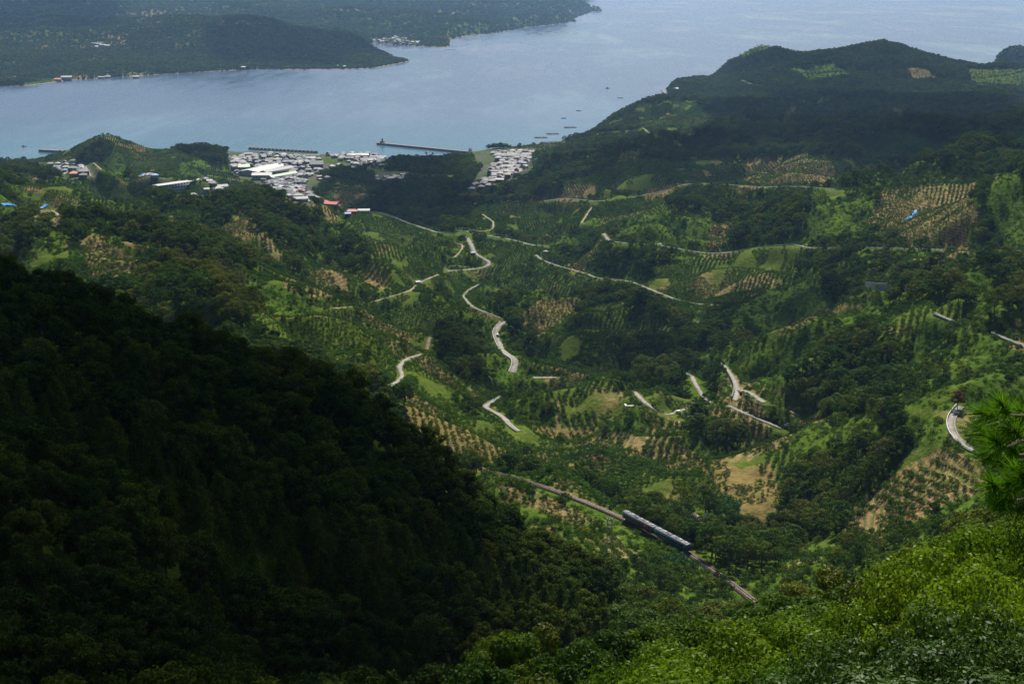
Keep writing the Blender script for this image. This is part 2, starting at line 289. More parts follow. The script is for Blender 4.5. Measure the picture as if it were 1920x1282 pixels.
# ------------------------------------------------------------------ what grows where (0 patchwork, F wood, G kudzu and grass, S bare orchard, O thick orchard, T terraces, B cane, V village, C dark conifers)
COV = [
('F', [(1000,330),(1150,200),(1250,150),(1460,90),(1660,70),(1930,110),(1930,300),(1700,310),(1500,285),(1300,300),(1180,300),(1100,330),(1020,345)]),
('O', [(1190,200),(1260,185),(1320,200),(1340,225),(1290,262),(1200,240)]),('O', [(1810,130),(1925,130),(1925,165),(1830,165)]),('S', [(1700,125),(1740,130),(1760,150),(1710,150)]),('P', [(1480,130),(1560,118),(1600,140),(1520,155)]),
('B', [(1600,270),(1680,245),(1790,260),(1760,300),(1620,300)]),
('S', [(1455,250),(1480,197),(1500,200),(1480,240)]),('S', [(1665,215),(1690,192),(1710,195),(1690,220)]),
('S', [(1390,295),(1440,292),(1560,300),(1570,330),(1530,345),(1400,345)]),('S', [(1160,285),(1200,280),(1200,300),(1160,305)]),
('O', [(1060,345),(1200,300),(1380,300),(1400,345),(1270,345),(1120,372)]),('S',[(1040,375),(1080,345),(1130,345),(1110,372)]),
('F', [(1250,375),(1330,350),(1370,365),(1330,395),(1250,390)]),
('F', [(1330,400),(1370,378),(1440,362),(1510,370),(1520,430),(1440,462),(1370,460),(1350,430)]),
('F', [(1110,490),(1140,455),(1180,460),(1300,480),(1210,520),(1150,515)]),
('G', [(1150,440),(1240,398),(1335,400),(1345,425),(1320,465),(1200,455)]),
('S', [(1330,425),(1372,415),(1375,440),(1350,470),(1325,467)]),
('G', [(1505,400),(1590,365),(1650,380),(1640,440),(1560,462),(1510,455)]),
('S', [(1655,358),(1740,345),(1800,350),(1850,400),(1845,465),(1700,465),(1635,440),(1640,390)]),
('G', [(1855,335),(1925,320),(1925,465),(1850,455)]),('F', [(1810,430),(1870,425),(1885,466),(1820,468)]),
('O', [(1220,490),(1440,480),(1450,550),(1350,568),(1230,540)]),('S', [(1370,530),(1440,500),(1460,540),(1400,560)]),
('G', [(1350,640),(1370,590),(1440,545),(1530,530),(1560,570),(1440,620)]),
('F', [(1540,520),(1620,535),(1780,490),(1870,470),(1925,490),(1925,600),(1850,590),(1750,560),(1640,575),(1560,570)]),
('G', [(1800,520),(1860,500),(1900,560),(1830,590)]),
('G', [(1380,680),(1400,650),(1550,595),(1640,575),(1690,590),(1600,660),(1500,720),(1430,715)]),
('F', [(1480,710),(1560,650),(1640,625),(1720,640),(1710,720),(1650,765),(1590,795),(1500,770)]),
('G', [(1700,620),(1740,590),(1925,660),(1925,780),(1790,770),(1700,760)]),('G', [(1500,800),(1700,770),(1780,790),(1770,830),(1600,870),(1480,850)]),
('F', [(1460,930),(1530,860),(1700,835),(1680,880),(1600,950),(1585,1010),(1480,1010)]),('F', [(1640,790),(1680,780),(1690,820),(1640,825)]),
('S', [(1585,995),(1610,940),(1700,875),(1780,838),(1860,870),(1860,920),(1780,940),(1640,1010),(1600,1005)]),
('S', [(1450,1085),(1520,1035),(1545,1045),(1500,1110)]),
('O', [(1545,1040),(1640,1012),(1860,925),(1860,1000),(1600,1070)]),
('T', [(1285,870),(1340,845),(1380,880),(1450,865),(1470,940),(1425,1010),(1380,960),(1330,900)]),
('F', [(1280,800),(1360,790),(1400,830),(1370,860),(1290,840)]),('F', [(1290,760),(1335,750),(1340,795),(1300,795)]),
('S', [(925,900),(1020,930),(1135,975),(1080,985),(990,950),(940,930)]),
('G', [(940,885),(1165,965),(1290,1035),(1290,1065),(1200,1040),(1135,980),(1020,925)]),
('B', [(1210,1050),(1290,1045),(1370,1090),(1330,1130),(1240,1110)]),('B', [(1340,930),(1390,940),(1390,990),(1345,975)]),
('F', [(1170,960),(1330,960),(1390,1010),(1480,1020),(1470,1090),(1400,1100),(1300,1030)]),
('S', [(1080,830),(1180,800),(1290,850),(1270,880),(1180,860)]),
('O', [(1040,740),(1150,725),(1240,770),(1290,830),(1200,810),(1050,800)]),
('O', [(900,740),(1000,715),(1040,740),(1040,800),(980,800)]),
('T', [(980,590),(1010,565),(1095,562),(1085,600),(1030,640),(980,620)]),
('O', [(1000,640),(1060,600),(1180,580),(1280,620),(1200,700),(1060,700),(1000,690)]),
('F', [(1150,650),(1290,630),(1280,730),(1200,720)]),('F', [(930,575),(960,565),(965,590),(935,595)]),
('G', [(900,535),(940,528),(930,545),(905,548)]),('O', [(930,450),(1040,470),(1100,540),(960,560),(900,520),(930,490)]),
('O', [(480,590),(700,600),(800,640),(880,700),(870,780),(800,740),(700,700),(560,650)]),
('F', [(820,620),(900,640),(920,720),(860,720),(830,680)]),
('O', [(640,420),(720,415),(850,450),(840,500),(780,530),(700,560),(660,500)]),
('O', [(900,375),(1000,375),(1110,385),(1100,430),(1000,460),(930,430)]),
('F', [(690,375),(740,332),(830,350),(895,385),(850,428),(760,412),(640,400)]),
('F', [(640,330),(700,310),(720,292),(860,296),(900,320),(880,360),(800,350),(700,350)]),
('S', [(615,352),(680,345),(692,372),(640,392)]),('F', [(890,370),(960,345),(1040,320),(1060,350),(980,380),(900,385)]),
('F', [(150,560),(230,500),(330,475),(410,495),(465,555),(490,640),(590,690),(450,660),(330,620)]),
('Y', [(285,478),(345,468),(410,495),(465,550),(485,610),(430,610),(395,545),(300,505)]),('F', [(0,400),(130,405),(260,415),(380,430),(450,470),(490,520),(400,500),(300,465),(180,430),(60,460),(0,500)]),
('O', [(60,500),(180,435),(290,480),(260,540),(150,550)]),('S', [(145,455),(185,438),(265,490),(245,535),(180,520)]),
('F', [(385,385),(440,355),(482,345),(570,385),(640,430),(700,480),(660,510),(570,480),(500,440),(440,402)]),
('S', [(432,395),(456,392),(560,520),(575,558),(545,540),(480,450)]),('S', [(570,520),(630,490),(660,545),(600,565)]),
('O', [(100,380),(225,325),(330,400),(280,420),(140,400)]),
('S', [(15,325),(60,325),(85,365),(55,362)]),('T', [(55,390),(100,395),(110,425),(65,430)]),
('G', [(150,300),(205,272),(245,300),(240,330),(170,335)]),('O', [(230,285),(400,285),(440,330),(380,350),(300,345),(240,325)]),
('G', [(340,300),(395,300),(380,345),(340,340)]),('F', [(330,280),(420,268),(445,310),(400,305)]),('F', [(140,300),(195,262),(215,275),(160,320)]),
('F', [(250,60),(400,25),(520,25),(620,55),(720,90),(775,118),(640,135),(480,135),(300,142),(240,110)]),('O', [(300,70),(370,55),(385,85),(320,100)]),('P', [(420,60),(500,50),(540,80),(450,95)]),('S', [(400,40),(500,38),(490,48),(410,50)]),('P', [(560,95),(640,100),(620,125),(540,120)]),
('V', [(425,278),(700,278),(720,297),(425,297)]),('V', [(425,292),(640,286),(700,290),(735,300),(720,318),(640,318),(600,335),(585,385),(560,390),(505,362),(430,325)]),
('V', [(70,303),(150,300),(185,315),(180,335),(120,338)]),('V', [(265,330),(310,335),(400,345),(425,358),(400,378),(330,375),(270,350)]),
('V', [(880,282),(1000,278),(1000,315),(970,335),(890,350),(900,310)]),('V', [(700,325),(765,320),(760,345),(700,345)]),
('V', [(700,78),(740,70),(785,80),(780,88),(730,86)]),
]
CODE = {'P': 0, 'F': 1, 'G': 2, 'S': 3, 'O': 4, 'T': 5, 'B': 6, 'V': 7, 'C': 8, 'Y': 9}
def cover(x, y, z):
    """land cover code of world points"""
    dist = y
    wx = x+fbm(x, y, 40, 2, 71)*16; wy = y+fbm(x, y, 40, 2, 73)*16
    far_ = y > 4200
    h1, h2 = cells(np.where(far_, wx*.35, wx), np.where(far_, wy*.35, wy), 62., 80)
    c = np.zeros(x.shape, np.int8)
    c[:] = CODE['O']; c[h1 < .30] = CODE['P']; c[h1 < .16] = CODE['F']; c[(h1 > .92)] = CODE['S']; c[(h1 > .74) & (h1 < .80)] = CODE['G']; c[(h1 > .80) & (h1 < .86)] = CODE['T']
    c[(y > 4200) & (fbm(x, y, 700, 3, 91) > .22)] = CODE['F']
    px, py = topx(x, y, z)
    k_ = np.minimum(1, 900/y); px = px+16*k_*fbm(x, y, 45, 3, 75); py = py+9*k_*fbm(x, y, 45, 3, 77)
    vis = (z-H0)/y >= samp(RM, x, y)-.02
    for code, poly in COV:
        c[inpoly(px, py, poly) & vis & (y > 360)] = CODE[code]
    c[(c == 2) & (fbm(x, y, 26, 3, 140) > .24)] = CODE['P']
    c[(c == 4) & (fbm(x, y, 70, 3, 141) > .36)] = CODE['P']
    c[(c == 1) & (y < 4000) & (fbm(x, y, 60, 3, 142) > .42)] = CODE['P']
    c[y < 420] = np.where(px[y < 420] < 1150, CODE['C'], CODE['F'])
    c[(y > 360) & (y < 445) & (px > 960)] = CODE['P']
    return c, h2
C_ZZ, H2 = cover(XX.ravel(), YY.ravel(), ZZ.ravel()); C_ZZ = C_ZZ.reshape(ZZ.shape)
#@@ MATERIALS
def newmat(name):
    m = bpy.data.materials.new(name); m.use_nodes = True; t = m.node_tree; t.nodes.clear(); return m, t
def nd(t, ty, **k):
    n = t.nodes.new(ty)
    for a, b in k.items():
        if a.startswith('i_'):
            key = a[2:]; n.inputs[int(key) if key.isdigit() else key.replace('_', ' ')].default_value = b
        else: setattr(n, a, b)
    return n
def lk(t, a, b): t.links.new(a, b)
def noise(t, vec, scale, detail=3, rough=.55):
    n = nd(t, 'ShaderNodeTexNoise'); n.inputs['Scale'].default_value = scale; n.inputs['Detail'].default_value = detail; n.inputs['Roughness'].default_value = rough
    if vec is not None: lk(t, vec, n.inputs['Vector'])
    return n.outputs['Fac']
def ramp(t, fac, stops):
    r = nd(t, 'ShaderNodeValToRGB'); lk(t, fac, r.inputs[0]); e = r.color_ramp.elements
    while len(e) < len(stops): e.new(.5)
    for q, (p, c) in zip(e, stops): q.position = p; q.color = (*c, 1) if len(c) == 3 else c
    return r.outputs[0]
def mix(t, fac, a, b, mode='MIX'):
    m = nd(t, 'ShaderNodeMix', data_type='RGBA', blend_type=mode)
    for s, v in ((0, fac), (6, a), (7, b)):
        if isinstance(v, (int, float)): m.inputs[s].default_value = v
        elif isinstance(v, tuple): m.inputs[s].default_value = (*v, 1) if len(v) == 3 else v
        else: lk(t, v, m.inputs[s])
    return m.outputs[2]
def attr(t, name):
    return nd(t, 'ShaderNodeAttribute', attribute_name=name)
def leaf_mat(name, cols, trans=.28, gloss=.5, rough=.5, big=60., glossf=.006):
    m, t = newmat(name); g = nd(t, 'ShaderNodeNewGeometry'); oi = nd(t, 'ShaderNodeObjectInfo')
    c1 = ramp(t, oi.outputs['Random'], [(i/(len(cols)-1), c) for i, c in enumerate(cols)])
    nz = noise(t, g.outputs['Position'], 1/big, 2)
    c2 = mix(t, 1., c1, ramp(t, nz, [(.3, (.66, .74, .72)), (.7, (1.25, 1.2, 1.0))]), 'MULTIPLY')
    c2 = mix(t, 1., c2, ramp(t, g.outputs['Random Per Island'], [(0, (.6, .66, .6)), (.6, (1, 1, 1)), (1, (1.45, 1.35, 1.1))]), 'MULTIPLY')
    d = nd(t, 'ShaderNodeBsdfDiffuse'); lk(t, c2, d.inputs[0])
    tr = nd(t, 'ShaderNodeBsdfTranslucent'); lk(t, mix(t, 1., c2, (1.15, 1.25, .55), 'MULTIPLY'), tr.inputs[0])
    a = nd(t, 'ShaderNodeMixShader'); a.inputs[0].default_value = trans; lk(t, d.outputs[0], a.inputs[1]); lk(t, tr.outputs[0], a.inputs[2])
    gl = nd(t, 'ShaderNodeBsdfGlossy'); gl.inputs['Roughness'].default_value = rough; gl.inputs[0].default_value = (.9, .95, .9, 1)
    b = nd(t, 'ShaderNodeMixShader'); b.inputs[0].default_value = glossf; lk(t, a.outputs[0], b.inputs[1]); lk(t, gl.outputs[0], b.inputs[2])
    o = nd(t, 'ShaderNodeOutputMaterial'); lk(t, b.outputs[0], o.inputs[0]); return m
def plain(name, col, rough=.7, nscale=2., var=.35, metal=0., spec=.4):
    m, t = newmat(name); g = nd(t, 'ShaderNodeTexCoord'); nz = noise(t, g.outputs['Object'], nscale, 4, .65)
    lo = tuple(c*(1-var) for c in col); hi = tuple(min(1, c*(1+var)) for c in col)
    p = nd(t, 'ShaderNodeBsdfPrincipled'); lk(t, ramp(t, nz, [(.3, lo), (.7, hi)]), p.inputs['Base Color'])
    p.inputs['Roughness'].default_value = rough; p.inputs['Metallic'].default_value = metal; p.inputs['Specular IOR Level'].default_value = spec
    o = nd(t, 'ShaderNodeOutputMaterial'); lk(t, p.outputs[0], o.inputs[0]); return m
M = {}
M['wood'] = leaf_mat('woodland leaves', [(.019, .046, .005), (.036, .076, .007), (.062, .104, .008), (.027, .064, .009), (.105, .130, .011)])
M['dark'] = leaf_mat('conifer foliage', [(.028, .052, .006), (.048, .078, .007), (.080, .100, .009)], trans=.12, glossf=.003)
M['citrus'] = leaf_mat('citrus leaves', [(.026, .066, .006), (.044, .098, .007), (.068, .126, .009)], big=40)
M['bright'] = leaf_mat('kudzu leaves', [(.040, .080, .007), (.056, .102, .008), (.075, .125, .011)], big=25, trans=.35)
M['cane'] = leaf_mat('cane leaves', [(.035, .085, .035), (.05, .11, .045)], big=30)
M['olive'] = leaf_mat('yellowish oak leaves', [(.050, .065, .010), (.075, .090, .014), (.095, .11, .018)], big=30)
M['near'] = leaf_mat('fresh broad leaves', [(.028, .068, .006), (.080, .14, .009), (.12, .18, .011), (.16, .21, .014)], trans=.35, rough=.4, big=12)
M['glossy'] = leaf_mat('glossy evergreen leaves', [(.028, .060, .008), (.046, .086, .012)], trans=.2, rough=.5, glossf=.014, big=12)
M['pine'] = leaf_mat('pine needles', [(.07, .16, .012), (.10, .20, .016)], trans=.35, rough=.35, big=5)
M['dead'] = leaf_mat('dead foliage', [(.13, .07, .035), (.16, .09, .045)])
M['bark'] = plain('bark', (.09, .07, .055), .9, 6)
M['deadbark'] = plain('bleached bark', (.30, .27, .23), .9, 6)
M['asphalt'] = plain('road asphalt', (.15, .14, .13), .85, .2, .4)
M['concrete'] = plain('concrete', (.20, .185, .16), .85, .25, .45)
M['path'] = plain('pale track', (.21, .165, .11), .9, .3, .45)
M['white'] = plain('white paint', (.78, .78, .76), .5, .5, .06)
M['ballast'] = plain('rusty ballast', (.070, .042, .030), .95, 3., .4)
M['steel'] = plain('rail steel', (.32, .24, .20), .4, 3, .3, .7)
M['stone'] = plain('dark retaining stone', (.13, .125, .12), .9, 1.5, .5)
M['rubble'] = plain('breakwater concrete', (.17, .155, .14), .9, .3, .35)
# ground
def ground_material():
    m, t = newmat('hill ground'); g = nd(t, 'ShaderNodeNewGeometry'); P = g.outputs['Position']
    at = attr(t, 'cover').outputs['Color']; sp = nd(t, 'ShaderNodeSeparateColor'); lk(t, at, sp.inputs[0])
    n1 = noise(t, P, .35, 4, .65); n2 = noise(t, P, .045, 3); n3 = noise(t, P, 1.6, 3, .7)
    scrub = ramp(t, n1, [(.3, (.024, .052, .006)), (.5, (.050, .088, .009)), (.7, (.088, .120, .016))])
    grass = ramp(t, n1, [(.25, (.032, .064, .009)), (.5, (.056, .098, .013)), (.75, (.10, .130, .026))])
    grass = mix(t, 1., grass, ramp(t, n2, [(.3, (.7, .8, .8)), (.7, (1.25, 1.15, .95))]), 'MULTIPLY')
    soil = ramp(t, n1, [(.25, (.14, .080, .040)), (.5, (.26, .165, .092)), (.72, (.40, .29, .18))])
    soil = mix(t, 1., soil, ramp(t, n2, [(.3, (.8, .72, .66)), (.7, (1.1, 1.1, 1.1))]), 'MULTIPLY')
    dry = ramp(t, n1, [(.3, (.10, .085, .025)), (.7, (.20, .15, .055))])
    sz = nd(t, 'ShaderNodeSeparateXYZ'); lk(t, P, sz.inputs[0]); zz_ = nd(t, 'ShaderNodeMath', operation='MULTIPLY_ADD', i_1=3.5, i_2=0.); lk(t, n2, zz_.inputs[0]); lk(t, sz.outputs[2], zz_.inputs[2]); z3 = nd(t, 'ShaderNodeMath', operation='MULTIPLY', i_1=1/2.1); lk(t, zz_.outputs[0], z3.inputs[0]); z4 = nd(t, 'ShaderNodeMath', operation='FRACT'); lk(t, z3.outputs[0], z4.inputs[0])
    terr = ramp(t, z4.outputs[0], [(.0, (1, 1, 1)), (.30, (1, 1, 1)), (.40, (0, 0, 0)), (.92, (0, 0, 0)), (1., (1, 1, 1))])
    soil = mix(t, mix(t, 1., terr, (.75, .75, .75), 'MULTIPLY'), soil, mix(t, .5, grass, (.09, .075, .05)))
    weeds = ramp(t, n3, [(.42, (0, 0, 0)), (.58, (1, 1, 1))])
    soil = mix(t, mix(t, 1., weeds, ramp(t, n2, [(.3, (.25, .25, .25)), (.6, (.95, .95, .95))]), 'MULTIPLY'), soil, grass)
    def edge(ch, lo=.35, hi=.65):
        a = nd(t, 'ShaderNodeMath', operation='ADD'); lk(t, sp.outputs[ch], a.inputs[0])
        b = nd(t, 'ShaderNodeMath', operation='MULTIPLY_ADD', i_1=.5, i_2=-.25); lk(t, n1, b.inputs[0]); lk(t, b.outputs[0], a.inputs[1])
        return ramp(t, a.outputs[0], [(lo, (0, 0, 0)), (hi, (1, 1, 1))])
    c = mix(t, edge(0), scrub, soil); c = mix(t, edge(1), c, grass)
    c = mix(t, edge(2), c, ramp(t, n1, [(.3, (.045, .055, .035)), (.7, (.12, .115, .10))]))
    al = attr(t, 'dryness').outputs['Fac']; c = mix(t, al, c, dry)
    sx = nd(t, 'ShaderNodeSeparateXYZ'); lk(t, P, sx.inputs[0])
    sh = nd(t, 'ShaderNodeMapRange', i_1=2.6, i_2=1.2, i_3=0., i_4=1.); lk(t, sx.outputs[2], sh.inputs[0])
    c = mix(t, sh.outputs[0], c, (.24, .18, .13))
    bp = nd(t, 'ShaderNodeBump', i_Strength=.8, i_Distance=1.2); lk(t, n1, bp.inputs['Height'])
    p = nd(t, 'ShaderNodeBsdfDiffuse'); lk(t, c, p.inputs[0]); lk(t, bp.outputs[0], p.inputs['Normal'])
    o = nd(t, 'ShaderNodeOutputMaterial'); lk(t, p.outputs[0], o.inputs[0]); return m
def water_material():
    m, t = newmat('sea water'); g = nd(t, 'ShaderNodeNewGeometry'); P = g.outputs['Position']
    mp = nd(t, 'ShaderNodeMapping'); mp.inputs['Scale'].default_value = (.0016, .0005, 1); mp.inputs['Rotation'].default_value = (0, 0, R(-28)); lk(t, P, mp.inputs[0])
    big = noise(t, mp.outputs[0], 1., 5, .55)
    mp2 = nd(t, 'ShaderNodeMapping'); mp2.inputs['Scale'].default_value = (.02, .004, 1); mp2.inputs['Rotation'].default_value = (0, 0, R(-60)); lk(t, P, mp2.inputs[0])
    st = noise(t, mp2.outputs[0], 1., 4, .6)
    sx = nd(t, 'ShaderNodeSeparateXYZ'); lk(t, P, sx.inputs[0])
    teal = nd(t, 'ShaderNodeMapRange', i_1=3900., i_2=2500., i_3=0., i_4=1.); lk(t, sx.outputs[1], teal.inputs[0])
    deep = mix(t, teal.outputs[0], (.05, .078, .13), (.032, .11, .14))
    deep = mix(t, 1., deep, ramp(t, st, [(.3, (.84, .86, .88)), (.7, (1.14, 1.12, 1.1))]), 'MULTIPLY'); p = nd(t, 'ShaderNodeBsdfPrincipled'); lk(t, deep, p.inputs['Base Color']); p.inputs['IOR'].default_value = 1.33
    rr = nd(t, 'ShaderNodeMapRange', i_1=.35, i_2=.65, i_3=.12, i_4=.34); lk(t, big, rr.inputs[0]); 
    r2 = nd(t, 'ShaderNodeMath', operation='MULTIPLY_ADD', i_1=.26, i_2=-.13); lk(t, st, r2.inputs[0])
    r3 = nd(t, 'ShaderNodeMath', operation='ADD'); lk(t, rr.outputs[0], r3.inputs[0]); lk(t, r2.outputs[0], r3.inputs[1]); lk(t, r3.outputs[0], p.inputs['Roughness'])
    w = noise(t, P, .22, 4, .6); bp = nd(t, 'ShaderNodeBump', i_Strength=.22, i_Distance=.5); lk(t, w, bp.inputs['Height']); lk(t, bp.outputs[0], p.inputs['Normal'])
    o = nd(t, 'ShaderNodeOutputMaterial'); lk(t, p.outputs[0], o.inputs[0]); return m
# ------------------------------------------------------------------ mesh helpers
def npmesh(name, V, F, mats, mi=None, smooth=False, k=None):
    me = bpy.data.meshes.new(name); V = np.asarray(V, np.float32); F = np.asarray(F, np.int32); k = F.shape[1]
    me.vertices.add(len(V)); me.vertices.foreach_set('co', V.ravel())
    me.loops.add(F.size); me.loops.foreach_set('vertex_index', F.ravel())
    me.polygons.add(len(F)); me.polygons.foreach_set('loop_start', np.arange(0, F.size, k, dtype=np.int32))
    for q in mats: me.materials.append(q)
    if mi is not None: me.polygons.foreach_set('material_index', np.asarray(mi, np.int32))
    if smooth: me.polygons.foreach_set('use_smooth', np.ones(len(F), bool))
    me.update(calc_edges=True); me.validate(); return me
def link(name, me, parent=None, label=None, cat=None, group=None, kind=None, loc=None, rot=None, sc=None):
    o = bpy.data.objects.new(name, me); COL.objects.link(o)
    if parent is not None: o.parent = parent
    if label: o['label'] = label
    if cat: o['category'] = cat
    if group: o['group'] = group
    if kind: o['kind'] = kind
    if loc is not None: o.location = loc
    if rot is not None: o.rotation_euler = rot
    if sc is not None: o.scale = (sc, sc, sc) if isinstance(sc, (int, float)) else sc
    return o
# ------------------------------------------------------------------ ground sheet
ids = np.arange(NU*NY).reshape(NY, NU)
F = np.stack([ids[:-1, :-1], ids[:-1, 1:], ids[1:, 1:], ids[1:, :-1]], -1).reshape(-1, 4)
me = npmesh('hills', np.stack([XX, YY, ZZ], -1).reshape(-1, 3), F, [ground_material()], smooth=True)
roadm = (RM_ROAD < 3)
cv4 = np.ones((NY, NU, 4), np.float32)
cv4[..., 0] = np.isin(C_ZZ, [3, 5])*.85+(C_ZZ == 4)*(.30+.75*fbm(XX, YY, 45, 3, 99))
cv4[..., 1] = np.isin(C_ZZ, [2, 6])*.9+np.isin(C_ZZ, [4])*np.clip(.72-.75*fbm(XX, YY, 45, 3, 99), 0, 1)+(C_ZZ == 0)*(.5+.5*fbm(XX, YY, 50, 2, 98)); cv4[..., 2] = (C_ZZ == 7)*(.55+.4*fbm(XX, YY, 40, 2, 97))
ca = me.color_attributes.new('cover', 'FLOAT_COLOR', 'POINT'); ca.data.foreach_set('color', cv4.ravel())
dr = me.attributes.new('dryness', 'FLOAT', 'POINT'); dr.data.foreach_set('value', ((C_ZZ == 5)*.75+(C_ZZ == 4)*.12).astype(np.float32).ravel())
link('hills', me, kind='structure')
# sea
gy = np.concatenate([np.linspace(1500, 8000, 60), np.geomspace(8200, 80000, 50)]); gx = np.linspace(-1, 1, 60)
V = [(a*(y*.9+1500), y, 0) for y in gy for a in gx]; i2 = np.arange(len(V)).reshape(len(gy), len(gx))
link('sea', npmesh('sea', V, np.stack([i2[:-1, :-1], i2[:-1, 1:], i2[1:, 1:], i2[1:, :-1]], -1).reshape(-1, 4), [water_material()]), kind='structure')
# ------------------------------------------------------------------ air, and unseen clouds shaped to cast shade
hm, ht = newmat('thin sea haze'); pv = nd(ht, 'ShaderNodeVolumePrincipled'); pv.inputs['Color'].default_value = (.34, .58, 1, 1); pv.inputs['Density'].default_value = HAZE; pv.inputs['Anisotropy'].default_value = .2
lk(ht, pv.outputs[0], nd(ht, 'ShaderNodeOutputMaterial').inputs['Volume'])
HV = [(a, b, c) for c in (-15, 470) for b in (-60, 21500) for a in (-20000, 20000)]
link('haze', npmesh('haze', HV, [(0, 2, 3, 1), (4, 5, 7, 6), (0, 1, 5, 4), (2, 6, 7, 3), (0, 4, 6, 2), (1, 3, 7, 5)], [hm]), label='pale blue haze thickening over the bay and the far hills', cat='haze', kind='stuff')
cm, ct_ = newmat('cloud'); cd = nd(ct_, 'ShaderNodeBsdfDiffuse'); cd.inputs[0].default_value = (.85, .86, .88, 1)
ctr = nd(ct_, 'ShaderNodeBsdfTransparent'); cmx = nd(ct_, 'ShaderNodeMixShader'); cmx.inputs[0].default_value = .58; lk(ct_, cd.outputs[0], cmx.inputs[1]); lk(ct_, ctr.outputs[0], cmx.inputs[2]); lk(ct_, cmx.outputs[0], nd(ct_, 'ShaderNodeOutputMaterial').inputs[0])
cm2 = cm.copy(); cm2.name = 'thick cloud'; [n for n in cm2.node_tree.nodes if n.type == 'MIX_SHADER'][0].inputs[0].default_value = .25  # lets less sun through, for deeper shade on the near left slope
CALT = 3200.
def cloud(poly, seed, n=110, rag=.09):  # out-of-view cloud, its outline thrown sunward from the patch it should shade
    P = []
    for q in poly:
        g = hit(q[0], q[1]) if q[1] > -900 else None
        if len(q) == 3: x, y = hp(q[0], q[2]); g = Vector((x, y, max(zat(x, y), 0)))
        t = (CALT-g.z)/SUND.z; P.append((g.x+SUND.x*t, g.y+SUND.y*t))
    xs = [p[0] for p in P]; ys = [p[1] for p in P]; w = max(max(xs)-min(xs), max(ys)-min(ys)); pad = .05*w
    X, Y = np.meshgrid(np.linspace(min(xs)-pad, max(xs)+pad, n), np.linspace(min(ys)-pad, max(ys)+pad, n))
    d = segdist(X, Y, P, True); d = np.where(inpoly(X, Y, P), d, -d)+rag*min(w, 1200)*fbm(X, Y, min(w, 1200)*.3, 4, seed)*(.3 if seed == 300 else 1)
    up = np.sqrt(np.clip(d, 0, None))*6*(1+.5*fbm(X, Y, w*.12, 3, seed+5)); dn = np.sqrt(np.clip(d, 0, None))*1.5
    ins_ = d > 0; I = np.arange(n*n).reshape(n, n)
    q = ins_[:-1, :-1] & ins_[1:, :-1] & ins_[:-1, 1:] & ins_[1:, 1:]
    A_ = I[:-1, :-1][q]; B_ = I[:-1, 1:][q]; C_ = I[1:, 1:][q]; D_ = I[1:, :-1][q]
    F = np.concatenate([np.stack([A_, B_, C_, D_], 1), np.stack([D_, C_, B_, A_], 1)+n*n])
    V = np.concatenate([np.stack([X, Y, CALT+up], -1).reshape(-1, 3), np.stack([X, Y, CALT-dn], -1).reshape(-1, 3)])
    link('cloud', npmesh('cloud', V, F, [cm2 if seed == 300 else cm]), label='unseen cloud high above, shaped to shade the land below', cat='cloud', group='unseen shade clouds', kind='stuff')
SHADE = [  # land patches to darken; each gives one added cloud its outline
 [(-400,430,335),(0,485,345),(170,562,345),(340,612,345),(470,665,345),(640,722,342),(760,800,340),(850,880,335),(920,975,315),(985,1060,295),(1040,1130,265),(960,1200,150),(800,1400,90),(500,1500,35),(-900,1500,35)],
 [(1430,172),(1600,163),(1925,188),(1925,295),(1750,300),(1500,268),(1330,248),(1350,205)],
 [(380,50),(520,40),(640,62),(740,105),(620,122),(430,118),(390,90)],
 [(-200,3),(240,3),(220,40),(0,60),(-200,60)],
 [(620,318),(720,300),(870,297),(880,350),(870,378),(850,425),(750,412),(650,395),(600,350)],
 [(1040,290),(1350,262),(1400,330),(1250,345),(1100,350)],
 [(1340,600),(1360,540),(1560,505),(1650,560),(1540,590),(1400,645)],
 [(800,600),(850,610),(890,680),(930,715),(890,730),(830,690)],
 [(1060,610),(1190,590),(1280,630),(1270,700),(1180,705),(1080,690),(1010,680)],
]
for k, p in enumerate(SHADE): cloud(p, 300+k)
# ------------------------------------------------------------------ foliage builders
def fol(r, clumps, leaf, cr, lw, seed, flat=.8, aspect=.55, up=.3):
    """leaf quads spread over clumps: clumps = [(centre, radius)]"""
    q = np.random.default_rng(seed); Vs = []
    for (c, rad, n) in clumps:
        d = q.normal(size=(n, 3)); d /= np.linalg.norm(d, axis=1)[:, None]
        rr = rad*(.55+.5*q.random(n)**.7); p = np.array(c)+d*rr[:, None]*np.array([1, 1, flat])
        nrm = d+np.array([0, 0, up])+q.normal(size=(n, 3))*.55; nrm /= np.linalg.norm(nrm, axis=1)[:, None]
        t = np.cross(nrm, q.normal(size=(n, 3))); t /= np.linalg.norm(t, axis=1)[:, None]; b = np.cross(nrm, t)
        L = leaf*(.65+.7*q.random(n))[:, None]
        Vs.append(np.stack([p-t*L*.5, p+b*L*aspect*.5+nrm*L*.08, p+t*L*.5, p-b*L*aspect*.5+nrm*L*.08], 1))
    return np.concatenate(Vs).reshape(-1, 3)
def quads(V): return np.arange(len(V)).reshape(-1, 4)
def crown_clumps(q, R_, Hc, z0, n, m, low=.15, cr=.32):
    out = []
    for _ in range(n):
        a = q.random()*6.283; e = low+(1-low)*q.random(); rr = math.sqrt(max(0, 1-(2*e-1)**2 if e < .5 else 1-((e-.5)*2)**2))
        rad = R_*cr*(.7+.6*q.random()); k = .55+.3*q.random()
        out.append(((math.cos(a)*rr*R_*k*(1 if q.random() > .2 else .4), math.sin(a)*rr*R_*k, z0+Hc*e*.85), rad, max(4, int(m*(rad/(R_*cr))**2))))
    return out
